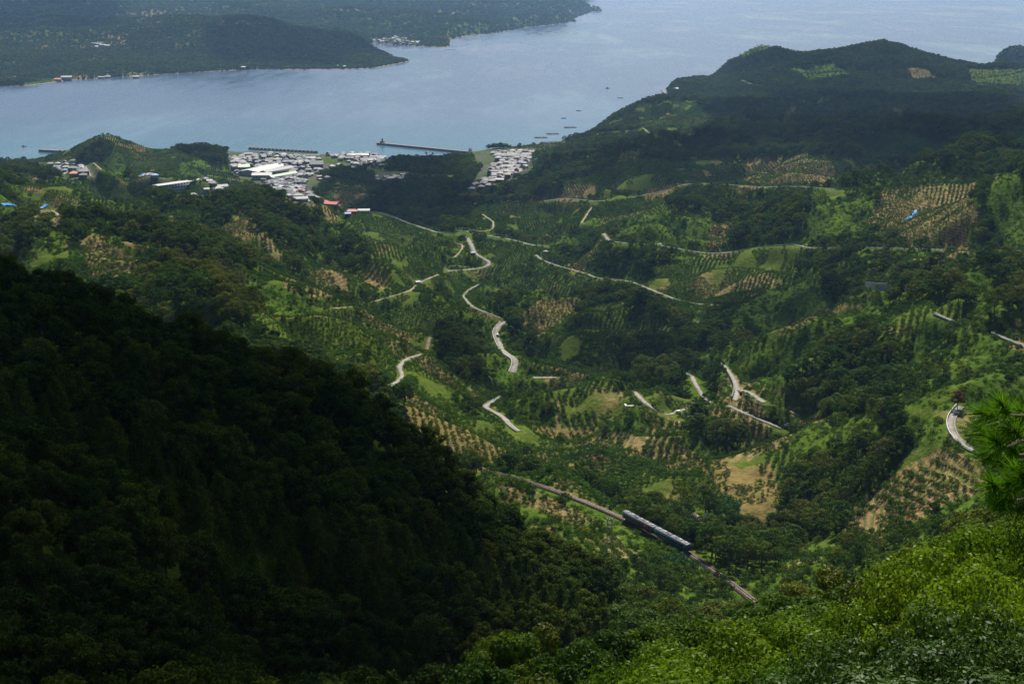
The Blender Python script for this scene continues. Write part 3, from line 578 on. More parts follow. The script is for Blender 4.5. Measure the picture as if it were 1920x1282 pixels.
def tube(P, rads, sides=5):
    V = []; F = []
    for k, (p, r) in enumerate(zip(P, rads)):
        d = (P[min(k+1, len(P)-1)]-P[max(k-1, 0)]).normalized(); a = d.orthogonal().normalized(); b = d.cross(a)
        for s in range(sides):
            th = 6.283*s/sides; V.append(p+(a*math.cos(th)+b*math.sin(th))*r)
        if k:
            o = (k-1)*sides
            for s in range(sides): F.append((o+s, o+(s+1) % sides, o+sides+(s+1) % sides, o+sides+s))
    return V, F
def trunk_limbs(q, h, r, targets, sides=5):
    V = []; F = []
    def add(P, rd):
        v, f = tube(P, rd, sides); o = len(V); V.extend(v); F.extend([tuple(i+o for i in g) for g in f])
    top = Vector((q.normal()*.03*h, q.normal()*.03*h, h))
    mid = Vector((q.normal()*.03*h, q.normal()*.03*h, h*.5)); add([Vector((0, 0, -1.2)), mid*.5, mid, top], [r*1.3, r, r*.8, r*.3])
    for c in targets:
        c = Vector(c); s = mid.lerp(top, q.random()*.8); add([s, s.lerp(c, .5)+Vector((0, 0, -.05*h)), c], [r*.4, r*.25, r*.08])
    return V, F
def tree_proto(name, mat, R_, h, n, m, leaf, seed, z0f=.3, cr=.32, kindf='broad', bark='bark', asp=.55, limbs=5):
    q = np.random.default_rng(seed)
    if kindf == 'cone':
        cl = []
        for k in range(n):
            e = (k+.5)/n; a = k*2.4+q.random(); rr = R_*(1-e)**.8*(.5+.5*q.random()); rad = R_*cr*(1.1-.75*e)
            cl.append(((math.cos(a)*rr, math.sin(a)*rr, h*(.22+.76*e)-rr*.25), rad, max(4, int(m*(1.15-.7*e)))))
    else:
        cl = crown_clumps(q, R_, h*(1-z0f), h*z0f, n, m, cr=cr)
    V = fol(R_, cl, leaf, cr, .5, seed+1, aspect=asp, flat=.75 if kindf != 'cone' else .6, up=.35)
    crown = npmesh(name+' crown', V, quads(V), [M[mat]])
    tv, tf = trunk_limbs(q, h*(.68 if kindf != 'cone' else .97), max(.06, R_*.05), [c[0] for c in cl[:limbs]])
    trunk = npmesh(name+' trunk', [tuple(v) for v in tv], tf, [M[bark]])
    VV = np.concatenate([V, np.array([tuple(v) for v in tv])]); FF = np.concatenate([quads(V), np.array(tf)+len(V)])
    full = npmesh(name, VV, FF, [M[mat], M[bark]], np.concatenate([np.zeros(len(V)//4), np.ones(len(tf))]))
    return crown, trunk, full
def bush_proto(name, mat, R_, h, n, m, leaf, seed):
    q = np.random.default_rng(seed); cl = crown_clumps(q, R_, h, .1*h, n, m, cr=.45)
    V = fol(R_, cl, leaf, .4, .5, seed+1, flat=.9); return npmesh(name, V, quads(V), [M[mat]])
PR = {
 'wood': [tree_proto('broadleaf_tree', 'wood' if i < 5 else 'olive', 4.2+.4*(i % 3), 8.5+(i % 3), 36, 50, .52, 100+i, cr=.21) for i in range(6)],
 'conifer': [tree_proto('conifer_tree', 'dark', 3.6, 11.5, 40, 130, .42, 200+i, cr=.40, kindf='cone', asp=.35, limbs=0) for i in range(3)],
 'darkwood': [tree_proto('evergreen_tree', 'dark', 4.0, 10.5, 42, 140, .36, 220+i, cr=.2) for i in range(3)],
 'citrus': [tree_proto('citrus_tree', 'citrus', 1.45, 2.4, 9, 30, .38, 300+i, z0f=.08, cr=.45, limbs=0) for i in range(4)],
 'olive': [tree_proto('oak_tree', 'olive', 4.8, 10, 24, 60, .75, 320+i, cr=.27) for i in range(2)],
}
BUSH = {'kudzu': [bush_proto('k', 'bright', 2.2, 1.4, 9, 26, .5, 400+i) for i in range(3)],
        'shrub': [bush_proto('s', 'wood' if i else 'citrus', 2.0, 2.1, 9, 26, .5, 420+i) for i in range(3)],
        'cane': [bush_proto('c', 'cane', 1.6, 3.2, 8, 34, .5, 440+i) for i in range(2)],
        'far': [tree_proto('f', 'wood', 9., 11, 18, 12, 3.2, 460+i, z0f=.0, limbs=0)[2] for i in range(4)]}
# ------------------------------------------------------------------ instancing of the uncountable
def gn_stuff(name, label, cat, pts, rot, scl, idx, protos, mats=None):
    coll = bpy.data.collections.new(name+' kinds')
    for i, me in enumerate(protos):
        coll.objects.link(bpy.data.objects.new('%s kind %02d' % (name, i), me))
    me = bpy.data.meshes.new(name); n = len(pts); me.vertices.add(n); me.vertices.foreach_set('co', np.asarray(pts, np.float32).ravel())
    for nm, ty, arr, fld in (('rotz', 'FLOAT', rot, 'value'), ('scl', 'FLOAT', scl, 'value'), ('idx', 'INT', idx, 'value')):
        a = me.attributes.new(nm, ty, 'POINT'); a.data.foreach_set(fld, np.asarray(arr, np.int32 if ty == 'INT' else np.float32))
    o = link(name, me, label=label, cat=cat, kind='stuff')
    g = bpy.data.node_groups.new(name+' scatter', 'GeometryNodeTree')
    g.interface.new_socket('Geometry', in_out='INPUT', socket_type='NodeSocketGeometry'); g.interface.new_socket('Geometry', in_out='OUTPUT', socket_type='NodeSocketGeometry')
    gi = g.nodes.new('NodeGroupInput'); go = g.nodes.new('NodeGroupOutput'); ip = g.nodes.new('GeometryNodeInstanceOnPoints'); ci = g.nodes.new('GeometryNodeCollectionInfo')
    ci.inputs['Collection'].default_value = coll; ci.inputs['Separate Children'].default_value = True; ci.inputs['Reset Children'].default_value = True
    def na(nm, ty):
        a = g.nodes.new('GeometryNodeInputNamedAttribute'); a.data_type = ty; a.inputs['Name'].default_value = nm; return a.outputs[0]
    cx = g.nodes.new('ShaderNodeCombineXYZ'); g.links.new(na('rotz', 'FLOAT'), cx.inputs[2])
    g.links.new(gi.outputs[0], ip.inputs['Points']); g.links.new(ci.outputs[0], ip.inputs['Instance']); ip.inputs['Pick Instance'].default_value = True
    g.links.new(na('idx', 'INT'), ip.inputs['Instance Index']); g.links.new(cx.outputs[0], ip.inputs['Rotation']); g.links.new(na('scl', 'FLOAT'), ip.inputs['Scale'])
    g.links.new(ip.outputs[0], go.inputs[0]); md = o.modifiers.new('scatter', 'NODES'); md.node_group = g
    return o
def scatter(sp, y0, y1, jit=.38, rotated=0., tol=.012, umax=.40):
    xs = np.arange(-umax*y1-20, umax*y1+20, sp); ys = np.arange(y0, y1, sp); X, Y = np.meshgrid(xs, ys); X = X.ravel(); Y = Y.ravel()
    if rotated:
        pass
    X = X+rng.uniform(-jit, jit, X.shape)*sp; Y = Y+rng.uniform(-jit, jit, Y.shape)*sp
    m = (np.abs(X) < umax*Y+12) & (Y > y0) & (Y < y1); X = X[m]; Y = Y[m]
    Z = samp(ZZ, X, Y); m = (Z > 1.8); X, Y, Z = X[m], Y[m], Z[m]
    vis = (Z+8-H0)/Y >= samp(RM, X, Y)-tol-3/Y; X, Y, Z = X[vis], Y[vis], Z[vis]
    rd = samp(np.minimum(RM_ROAD, 60), X, Y)
    return X, Y, Z, rd
RK = 1.
RSEE = np.zeros((1282, 1920), np.float32)
for kind, w, P in roads3:
    for p in resample(P, 1.2):
        a, b = topx(p.x, p.y, p.z+.3); a = int(a); b = int(b)
        if kind == 'rail' and 1160 < a < 1300: RSEE[b-14:b+3, a-2:a+3] = p.y+3
        if 2 < a < 1917 and 2 < b < 1279: RSEE[b-1:b+2, a-1:a+2] = np.maximum(RSEE[b-1:b+2, a-1:a+2], p.y)
def roadfree(X, Y, rd, r, clear):
    k = rd > r; zz = samp(ZZ, X, Y); h_, rad = (8., 3.) if r > 2 else (.9, .4)
    for f in (.05, .35, .65, 1.):
        for dx in (-rad, 0, rad):
            a, b = topx(X+dx, Y, zz+h_*f); ok = (a > 0) & (a < 1919) & (b > 0) & (b < 1281)
            hid = np.zeros(len(X), bool); hid[ok] = RSEE[b[ok].astype(int), a[ok].astype(int)] > Y[ok]+1
            k &= ~(hid & (RK > .06))
    for c in clear:
        k &= samp(np.minimum(RM_ROAD, 60), X, Y+c) > 1.0
    return k
individual = {}   # kind -> list of (x,y,z,rot,scale,idx)
def give(kind, X, Y, Z, sc, nidx, store, near=300):
    idx = rng.integers(0, nidx, len(X)); rot = rng.random(len(X))*6.283
    store.append((X, Y, Z, rot, sc, idx))
# woods
fx = []; cx_ = []; ox = []; gx_ = []; sx_ = []; bx_ = []; dx_ = []; lx = []
X, Y, Z, rd = scatter(5.2, 360, 4900)
c, h = cover(X, Y, Z)
m = np.isin(c, [1, 9]) & roadfree(X, Y, rd, 3.2, ()); give('wood', X[m], Y[m], Z[m]-.3, .6+.8*rng.random(m.sum())**1.4, 6, fx); fx[0][5][c[m] == 9] = 5
m = (c == 2) & (rng.random(len(X)) < .025) & roadfree(X, Y, rd, 3, ()); give('wood', X[m], Y[m], Z[m]-.3, .35+.5*rng.random(m.sum()), 6, fx)
m = (c == 0) & (rng.random(len(X)) < .30) & roadfree(X, Y, rd, 3, ()); give('wood', X[m], Y[m], Z[m]-.3, .35+.45*rng.random(m.sum()), 6, fx)
m = (c == 4) & (rng.random(len(X)) < .018) & roadfree(X, Y, rd, 3, ()); give('wood', X[m], Y[m], Z[m]-.3, .45+.4*rng.random(m.sum()), 6, fx)
m = np.isin(c, [2, 3, 4, 5]) & (Y > 3900) & (rng.random(len(X)) < .62); give('wood', X[m], Y[m], Z[m]-.3, .22+.28*rng.random(m.sum()), 6, fx)
# scrub and kudzu
X, Y, Z, rd = scatter(3.0, 360, 2600); c, h = cover(X, Y, Z)
m = (c == 2) & (rng.random(len(X)) < .75) & roadfree(X, Y, rd, 1.2, (2,)); give('k', X[m], Y[m], Z[m]-.5, .45+.75*rng.random(m.sum())**2, 3, gx_)
m = (c == 0) & (rng.random(len(X)) < .75) & roadfree(X, Y, rd, 1.2, (2,)); give('s', X[m], Y[m], Z[m]-.3, .5+.7*rng.random(m.sum()), 3, sx_)
m = (c == 6) & roadfree(X, Y, rd, 1.2, (2,)); give('c', X[m], Y[m], Z[m]-.3, .7+.6*rng.random(m.sum()), 2, bx_)
# orchards in rows
sp0 = 1.0
X, Y, Z, rd = scatter(2.2, 400, 4000, jit=.0)
def rows(h, X, Y, sp, a):
    pass
c, h = cover(X, Y, Z)
XO = []; 
for k in range(6):
    ang = (k*.52+.2); ca_, sa_ = math.cos(ang), math.sin(ang)
    ext = 4300; m_ = (h >= k/6) & (h < (k+1)/6) & np.isin(c, [3, 4, 5])
    # snap each candidate to the lattice of its own field
    xx, yy = X[m_], Y[m_]; a_ = (xx*ca_+yy*sa_)/3.8; b_ = (-xx*sa_+yy*ca_)/2.2
    ai = np.round(a_)*3.8; bi = np.round(b_)*2.2
    nx = ai*ca_-bi*sa_; ny = ai*sa_+bi*ca_
    key = np.round(nx*10).astype(np.int64)*1000003+np.round(ny*10).astype(np.int64); _, ui_ = np.unique(key, return_index=True)
    XO.append(np.stack([nx[ui_], ny[ui_]], 1))
XO = np.concatenate(XO); X, Y = XO[:, 0]+rng.normal(0, .3, len(XO)), XO[:, 1]+rng.normal(0, .3, len(XO)); Z = samp(ZZ, X, Y); rd = samp(np.minimum(RM_ROAD, 60), X, Y)
c, h = cover(X, Y, Z); rf = roadfree(X, Y, rd, 1.4, (2, 4))
gap = fbm(X, Y, 22, 2, 120)+.5*fbm(X, Y, 90, 2, 121)-.05
m = rf & (((c == 4) & (gap > -.5)) | ((c == 3) & (gap > -.6) & (rng.random(len(X)) < .92)) | ((c == 5) & (gap > -.65) & (rng.random(len(X)) < .8)))
sc = np.where(c == 4, .8+.5*rng.random(len(X)), .65+.55*rng.random(len(X)))*(.9+.3*fbm(X, Y, 60, 2, 150))*rng.uniform(.8, 1.15, len(X))
give('o', X[m], Y[m], Z[m]-.1, sc[m], 4, ox)
# distant shore woods
X, Y, Z, rd = scatter(8.6, 4900, 7200); c, h = cover(X, Y, Z); m = ((c == 1) | (c == 0) | (c == 6) | ((rng.random(len(X)) < .58) & (c != 7))); give('f', X[m], Y[m], Z[m]-1.5, .36+.6*rng.random(m.sum())**1.4, 4, lx)
X, Y, Z, rd = scatter(20, 7200, 15000); c, h = cover(X, Y, Z); m = ((c == 1) | (c == 0) | ((rng.random(len(X)) < .58) & (c != 7))); give('f', X[m], Y[m], Z[m]-3, .9+.8*rng.random(m.sum()), 4, lx)
# dark slope close by
X, Y, Z, rd = scatter(4.6, 95, 415, tol=.03); c, h = cover(X, Y, Z); px, py = topx(X, Y, Z)
dk = (c == 8) & ~((Y < 230) & (px > 980)) & (np.hypot(X-us(690, 641)[0]*170, (Y-175)*.6) > 11)
m = dk & (fbm(X, Y, 40, 2, 130) > .16) & (Y < 290) & (rng.random(len(X)) < .8); give('c', X[m], Y[m], Z[m]-.5, .7+.5*rng.random(m.sum()), 3, cx_)
m = dk & ((fbm(X, Y, 40, 2, 130) <= .16) | (Y >= 290)) & (rng.random(len(X)) < .8); give('d', X[m], Y[m], Z[m]-.5, .6+.75*rng.random(m.sum())**1.3, 3, dx_)
m = (c == 1) & (Y > 130); give('wood', X[m], Y[m], Z[m]-.5, .6+.5*rng.random(m.sum()), 6, fx)
def cat(store): return [np.concatenate([s[i] for s in store]) for i in range(6)]
def split_near(D, n, Rr):
    X, Y, Z, rot, sc, idx = D; px, py = topx(X, Y, Z)
    vis = ((Z+Rr*sc*1.6-H0)/Y > samp(RM, X, Y)) & (px > -20) & (px < 1940) & (py < 1330)
    key = np.where(vis, sc/Y, 0); o = np.argsort(-key); a = o[:n]; b = o[n:]; return [q[a] for q in D], [q[b] for q in D]
def where_words(x, y, z):
    px, py = topx(x, y, z); return px, py
def place_words(px, py):
    hs = ['left edge', 'far left', 'left', 'left of centre', 'centre', 'right of centre', 'right', 'far right', 'right edge']
    vs = ['topmost', 'high', 'upper', 'upper middle', 'middle', 'lower middle', 'lower', 'low', 'bottom']
    return vs[int(min(max(py/1282*9, 0), 8))], hs[int(min(max(px/1920*9, 0), 8))]
def size_word(sc):
    return 'large' if sc > 1.05 else 'medium' if sc > .8 else 'small'
def trees(D, protos, name, labelf, cat_, group):
    for x, y, z, rot, sc, idx in zip(*D):
        crown, trunk, full = protos[idx]; px, py = topx(x, y, z+4)
        r = bpy.data.objects.new(name, None); COL.objects.link(r); r.location = (x, y, z); r.rotation_euler = (0, 0, rot); r.scale = (sc, sc, sc*random.uniform(.9, 1.15))
        r['label'] = labelf(px, py, sc); r['category'] = cat_; r['group'] = group(px, py) if callable(group) else group
        for nm, me in (('crown', crown), ('trunk', trunk)):
            q = bpy.data.objects.new(nm, me); COL.objects.link(q); q.parent = r
#@@ SCATTER-OUT
FX = cat(fx); near, rest = split_near(FX, 300, 5)
def lab_w(px, py, sc):
    return '%s rounded green broadleaf tree, %s %s' % ((size_word(sc),)+place_words(px, py))
trees(near, PR['wood'], 'broadleaf_tree', lab_w, 'tree', 'broadleaf trees in the woods of the valley')
gn_stuff('woodland', 'dense dark green broadleaf woods covering the hills and ridges', 'woodland', np.stack(rest[:3], 1), rest[3], rest[4], rest[5], [p[2] for p in PR['wood']])
OX = cat(ox); near, rest = split_near(OX, 300, 2)
trees(near, PR['citrus'], 'citrus_tree', lambda px, py, sc: '%s citrus tree %s, %s %s' % ((size_word(sc), 'on pale bare soil' if px > 1500 else 'on the plot by the railway' if px < 1200 and py > 860 else 'on an orchard terrace')+place_words(px, py)), 'citrus tree', 'citrus trees planted in rows')
gn_stuff('orchard', 'rows of small dark green citrus trees planted across the valley slopes', 'orchard', np.stack(rest[:3], 1), rest[3], rest[4], rest[5], [p[2] for p in PR['citrus']])
for st, nm, lab, ct, key in ((gx_, 'kudzu', 'bright green kudzu and grass smothering the open slopes', 'kudzu', 'kudzu'), (sx_, 'scrub', 'green scrub growing over unused slopes between orchards', 'scrub', 'shrub'), (bx_, 'cane_thicket', 'bluish green cane thickets beside the railway and terraces', 'cane', 'cane'), (lx, 'far_woodland', 'hazy dark woods on the hills across the bay', 'woodland', 'far')):
    D = cat(st); gn_stuff(nm, lab, ct, np.stack(D[:3], 1), D[3], D[4], D[5], BUSH[key])
CX = cat(cx_); near, rest = split_near(CX, 300, 6)
trees(near, PR['conifer'], 'conifer_tree', lambda px, py, sc: '%s pointed dark conifer on the shaded slope, %s %s' % ((size_word(sc),)+place_words(px, py)), 'conifer', 'conifers on the shaded left slope')
gn_stuff('conifer_forest', 'almost black conifer forest on the shaded slope at left', 'forest', np.stack(rest[:3], 1), rest[3], rest[4], rest[5], [p[2] for p in PR['conifer']])
DX = cat(dx_); near, rest = split_near(DX, 300, 5)
trees(near, PR['darkwood'], 'evergreen_tree', lambda px, py, sc: '%s round dark evergreen on the shaded slope, %s %s' % ((size_word(sc),)+place_words(px, py)), 'evergreen tree', 'round evergreens on the shaded left slope')
if len(rest[0]): gn_stuff('evergreen_forest', 'almost black evergreen forest on the shaded slope at left', 'forest', np.stack(rest[:3], 1), rest[3], rest[4], rest[5], [p[2] for p in PR['darkwood']])
# ------------------------------------------------------------------ road ribbons
def ribbon(P, w, z, over=0.):
    V = []; F = []; n = len(P)
    for i in range(n):
        d = (P[min(i+1, n-1)]-P[max(i-1, 0)]); d.z = 0; d.normalize(); s = Vector((d.y, -d.x, 0))
        wi = w*(1+.12*math.sin(i*1.7)+.1*math.sin(i*.6)) if over else w
        V += [P[i]-s*wi/2+Vector((0, 0, z)), P[i]+s*wi/2+Vector((0, 0, z))]
        if i: F.append((2*i-2, 2*i-1, 2*i+1, 2*i))
    return [tuple(v) for v in V], F
NAMES = {'asphalt': 'road', 'concrete': 'road', 'path': 'path', 'rail': 'railway_bed'}
for kind, w, P in roads3:
    V, F = ribbon(P, w, .12, 1 if kind != 'rail' else 0)
    # give the surface a thickness so that its edge reads as a kerb
    n = len(V); V2 = V+[(x, y, z-1.2) for x, y, z in V]; F2 = list(F)
    for i in range(0, n-2, 2): F2 += [(i, i+2, i+2+n, i+n), (i+1, i+1+n, i+3+n, i+3)]
    link(NAMES[kind], npmesh(NAMES[kind], V2, F2, [M['ballast' if kind == 'rail' else kind]]), kind='structure')


# ------------------------------------------------------------------ box / prism helpers for built things
def boxes(L):
    """L = [(x0,x1,y0,y1,z0,z1,mat)]"""
    V = []; F = []; mi = []
    for x0, x1, y0, y1, z0, z1, m in L:
        o = len(V); V += [(x, y, z) for z in (z0, z1) for y in (y0, y1) for x in (x0, x1)]
        F += [tuple(o+i for i in f) for f in ((0, 2, 3, 1), (4, 5, 7, 6), (0, 1, 5, 4), (2, 6, 7, 3), (0, 4, 6, 2), (1, 3, 7, 5))]; mi += [m]*6
    return V, F, mi
def box_obj(name, L, mats, **k):
    V, F, mi = boxes(L); return link(name, npmesh(name, V, F, mats, mi), **k)
def polys(name, V, F, mats, mi=None):
    me = bpy.data.meshes.new(name); me.from_pydata([tuple(v) for v in V], [], F)
    for m in mats: me.materials.append(m)
    if mi is not None: me.polygons.foreach_set('material_index', mi)
    me.update(); return me
def cyl(name, r, h, mat, n=10, z0=0):
    V = [(r*math.cos(6.2832*i/n), r*math.sin(6.2832*i/n), z) for z in (z0, z0+h) for i in range(n)]
    F = [(i, (i+1) % n, n+(i+1) % n, n+i) for i in range(n)]+[tuple(range(n))[::-1], tuple(range(n, 2*n))]
    return polys(name, V, F, [mat])
def gable(L, Wd, z0, rise, ov, hip=0., th=.18):
    a, b = L/2+ov, Wd/2+ov; h = hip*b
    V = [(-a, -b, z0), (a, -b, z0), (a, b, z0), (-a, b, z0), (-a+h, 0, z0+rise), (a-h, 0, z0+rise)]
    V += [(x, y, z-th) for x, y, z in V]
    return V, [(0, 1, 5, 4), (2, 3, 4, 5), (1, 2, 5), (3, 0, 4), (6, 10, 11, 7), (8, 11, 10, 9), (7, 11, 8), (9, 10, 6), (0, 6, 7, 1), (1, 7, 8, 2), (2, 8, 9, 3), (3, 9, 6, 0)]
for nm, c in (('grey tile', (.095, .10, .115)), ('dark tile', (.055, .058, .068)), ('silver tile', (.13, .14, .16)), ('hall roof', (.36, .36, .35)), ('pale sheet', (.25, .25, .25)), ('brown tile', (.17, .11, .085)), ('blue sheet', (.06, .20, .45)), ('orange sheet', (.50, .17, .06)), ('red sheet', (.42, .07, .06)), ('green sheet', (.30, .42, .28)), ('tarp', (.02, .28, .75)),
              ('cream wall', (.20, .18, .15)), ('white wall', (.28, .28, .27)), ('timber wall', (.16, .12, .09)), ('glass', (.03, .035, .045)), ('teal glass', (.02, .20, .30))):
    M[nm] = plain(nm, c, .6 if 'glass' not in nm else .15, .8, .22)
RC = ['grey tile', 'dark tile', 'silver tile', 'grey tile', 'silver tile', 'brown tile', 'pale sheet', 'dark tile', 'grey tile', 'dark tile', 'grey tile', 'silver tile']*3+['blue sheet', 'blue sheet', 'orange sheet', 'brown tile', 'pale sheet', 'red sheet']
SH = [(9, 7, 3.0, 2.0, 1.0), (11, 8, 5.6, 2.2, .9), (13, 7.5, 3.2, 2.3, .6), (8, 6, 5.4, 1.6, 0.), (15, 9, 3.6, 1.8, 0.)]
WALLS = {}; ROOFS = {}
for i, (L, Wd, h, ri, hip) in enumerate(SH):
    for w in ('cream wall', 'white wall', 'timber wall'):
        B = [(-L/2, L/2, -Wd/2, Wd/2, -2.5, h, 0)]
        for z in ([.9, 3.6] if h > 5 else [.9]):
            for k in range(int(L/3)):
                x = -L/2+1.2+k*2.9; B += [(x, x+1.6, -Wd/2-.04, -Wd/2, z, z+1.2, 1), (x, x+1.6, Wd/2, Wd/2+.04, z, z+1.2, 1)]
        V, F, mi = boxes(B); WALLS[i, w] = npmesh('wall', V, F, [M[w], M['glass']], mi)
    V, F = gable(L, Wd, h, ri, .6, hip)
    for c in set(RC): ROOFS[i, c] = polys('roof', V, F, [M[c]])
def house(x, y, rz, i, wall, roof, label, group, sc=1., cat='house', name='house'):
    z = zat(x, y); r = bpy.data.objects.new(name, None); COL.objects.link(r); r.location = (x, y, max(z, 1.5)); r.rotation_euler = (0, 0, rz); r.scale = (sc,)*3
    r['label'] = label; r['category'] = cat
    if group: r['group'] = group
    for nm, me in (('wall', WALLS[i, wall]), ('roof', ROOFS[i, roof])):
        o = bpy.data.objects.new(nm, me); COL.objects.link(o); o.parent = r
    return r
PLACES = [ # polygon in the photo, spacing, base turn, words, share of pale roofs
 ([(425,296),(470,290),(560,295),(600,300),(590,315),(560,322),(535,318),(520,312),(470,316),(440,312)], 13, .2, 'among the shore houses left of the river mouth'),
 ([(430,300),(462,312),(462,325),(450,330),(432,318)], 14, .4, 'at the foot of the wooded point beside the big halls'),
 ([(490,342),(540,335),(575,338),(570,350),(560,372),(548,372),(520,362),(498,352)], 13, -.3, 'below the big white-roofed halls'),
 ([(545,322),(600,325),(575,335),(545,332)], 14, .1, 'beside the river right of the halls'),
 ([(75,306),(145,302),(160,316),(182,330),(160,336),(125,332),(100,318)], 13, .3, 'in the small harbour quarter at far left'),
 ([(610,292),(700,291),(728,301),(715,308),(640,304)], 15, .05, 'on the shore road behind the harbour'),
 ([(655,310),(720,304),(722,314),(665,318)], 16, .5, 'in the little cluster inland of the harbour'),
 ([(700,334),(770,332),(772,345),(705,346)], 16, .3, 'in the hamlet under the dark wooded hill'),
 ([(920,288),(1000,286),(990,305),(980,322),(960,336),(930,342),(905,345),(915,322),(935,308)], 12.5, -.15, 'in the tightly packed quarter on the right'),
 ([(590,318),(640,312),(640,326),(600,340)], 15, .3, 'between the river and the dark wooded hill'),
 ([(868,348),(925,345),(940,352),(885,365)], 15, -.1, 'at the inland end of the right-hand quarter'),
 ([(555,378),(590,372),(600,376),(570,386)], 16, .2, 'at the inland edge of the town by the bend'),
 ([(372,345),(410,346),(422,360),(395,372),(375,378),(360,374)], 14, .6, 'around the swimming pool'),
 ([(265,328),(300,340),(292,346),(262,338)], 16, .5, 'up the lane left of the school'),
]
HC = 0; HS = []
for pi, (poly, sp, tn, words) in enumerate(PLACES):
    G = [hit(*p) for p in poly]; W2 = [(g.x, g.y) for g in G]; x0 = min(p[0] for p in W2); x1 = max(p[0] for p in W2); y0 = min(p[1] for p in W2); y1 = max(p[1] for p in W2)
    cx0, cy0 = (x0+x1)/2, (y0+y1)/2; ex = max(x1-x0, y1-y0)
    sp *= 1.02
    for a in np.arange(-ex, ex, sp):
        for b in np.arange(-ex, ex, sp*.95):
            x = cx0+a*math.cos(tn)-b*math.sin(tn)+random.uniform(-2, 2); y = cy0+a*math.sin(tn)+b*math.cos(tn)+random.uniform(-2, 2)
            if not inpoly(np.array([x]), np.array([y]), W2)[0] or random.random() < .10: continue
            if samp(RM_ROAD, [x], [y])[0] < 4: continue
            i = random.choice([0, 0, 1, 1, 2, 3, 4]); rc = random.choice(RC); w = random.choice(['cream wall', 'white wall', 'timber wall'])
            fl = {0: 'low', 1: 'two-storey', 2: 'long low', 3: 'tall narrow', 4: 'long shed-like'}[i]
            wd = rc.replace(' tile', '-tiled').replace(' sheet', ' sheet-roofed'); px, py = topx(x, y, 5)
            HS.append((y, x, tn+random.choice([0, 1.5708])+random.uniform(-.12, .12), i, w, rc, f'{fl} {wd} house {words}', random.uniform(.92, 1.2))); HC += 1
HS.sort()
for y, x, rz_, i, w, rc, lb, sc_ in HS[:300]: house(x, y, rz_, i, w, rc, lb, 'houses of the seaside town', sc_)
HP = []
for k in range(14):
    i = k % 5; L, Wd, h_, ri, hip = SH[i]; V, F, mi = boxes([(-L/2, L/2, -Wd/2, Wd/2, -2.5, h_, 0)]); V2, F2 = gable(L, Wd, h_, ri, .6, hip)
    HP.append(polys('town house', V+V2, F+[tuple(j+8 for j in f) for f in F2], [M[('cream wall', 'white wall', 'timber wall')[k % 3]], M[RC[k]]], [0]*6+[1]*len(F2)))
HR = HS[300:]
if HR: gn_stuff('town_houses', 'tiled roofs of the farther packed houses along the waterfront', 'houses', [(q[1], q[0], max(zat(q[1], q[0]), 1.5)) for q in HR], [q[2] for q in HR], [q[7] for q in HR], [random.randrange(14) for q in HR], HP)
def at_house(px, py, rz, i, wall, roof, label, sc=1., name='shed', cat='shed', grp=None):
    h = hit(px, py); return house(h.x, h.y, rz, i, wall, roof, label, grp, sc, cat, name)
at_house(607, 383, -.5, 4, 'timber wall', 'red sheet', 'long red-roofed shed below the bare orchard, left of its twin', 1.3)
at_house(622, 388, -.4, 4, 'timber wall', 'red sheet', 'red-roofed shed nearer the road, right of its longer twin', 1.3)
at_house(660, 400, .2, 2, 'timber wall', 'red sheet', 'red-roofed barn beside the valley road next to a pale greenhouse', 1.)
at_house(682, 399, .1, 4, 'white wall', 'pale sheet', 'pale greenhouse-like shed beside the valley road', 1.)
at_house(652, 407, .3, 3, 'timber wall', 'blue sheet', 'small bright blue roofed shed below the valley road', .9)
at_house(1537, 352, 0, 0, 'timber wall', 'red sheet', 'small red-roofed hut at the end of the upper hill road', .8)
at_house(1267, 172, .2, 3, 'white wall', 'pale sheet', 'white block on the rocky point of the right headland', 1.6)
at_house(125, 149, .2, 4, 'white wall', 'pale sheet', 'large white-roofed plant on the opposite shore', 2.2, 'factory', 'factory')
at_house(108, 152, .1, 2, 'white wall', 'orange sheet', 'low reddish building beside the white plant on the opposite shore', 1.8, 'factory', 'factory')
for q, (px, py) in enumerate([(190,148),(202,147),(255,147),(455,128),(630,126),(645,127)]):
    at_house(px, py, .2*q, 4, 'white wall', 'pale sheet', 'tiny pale boathouse at the water edge under the opposite hill', 1.3, 'boathouse', 'boathouse', 'boathouses on the opposite shore')
far_h = 0
for q in range(60):
    px = random.uniform(735, 785); py = random.uniform(70, 86)-(abs(px-760)*.1)
    if q > 45: px = random.uniform(700, 735); py = 77+random.uniform(-2, 3)
    h = hit(px, py)
    if h.z < .5 or h.y > 8200: continue
    house(h.x, h.y, random.random()*3, random.choice([1, 2, 4]), 'white wall', random.choice(['pale sheet', 'grey tile', 'silver tile']), 'tiny pale house in the hamlet on the cove across the bay', 'houses of the far hamlet', 1.15)
for q, (px, py) in enumerate([(178,84),(185,85),(192,87),(200,88),(180,90),(360,3),(372,5),(790,15)]):
    at_house(px, py, .3*q, 4, 'white wall', 'grey tile', 'tiny grey-roofed farmhouse high on the opposite hills', 1.6, 'farmhouse', 'farmhouse', 'farmhouses on the opposite hills')
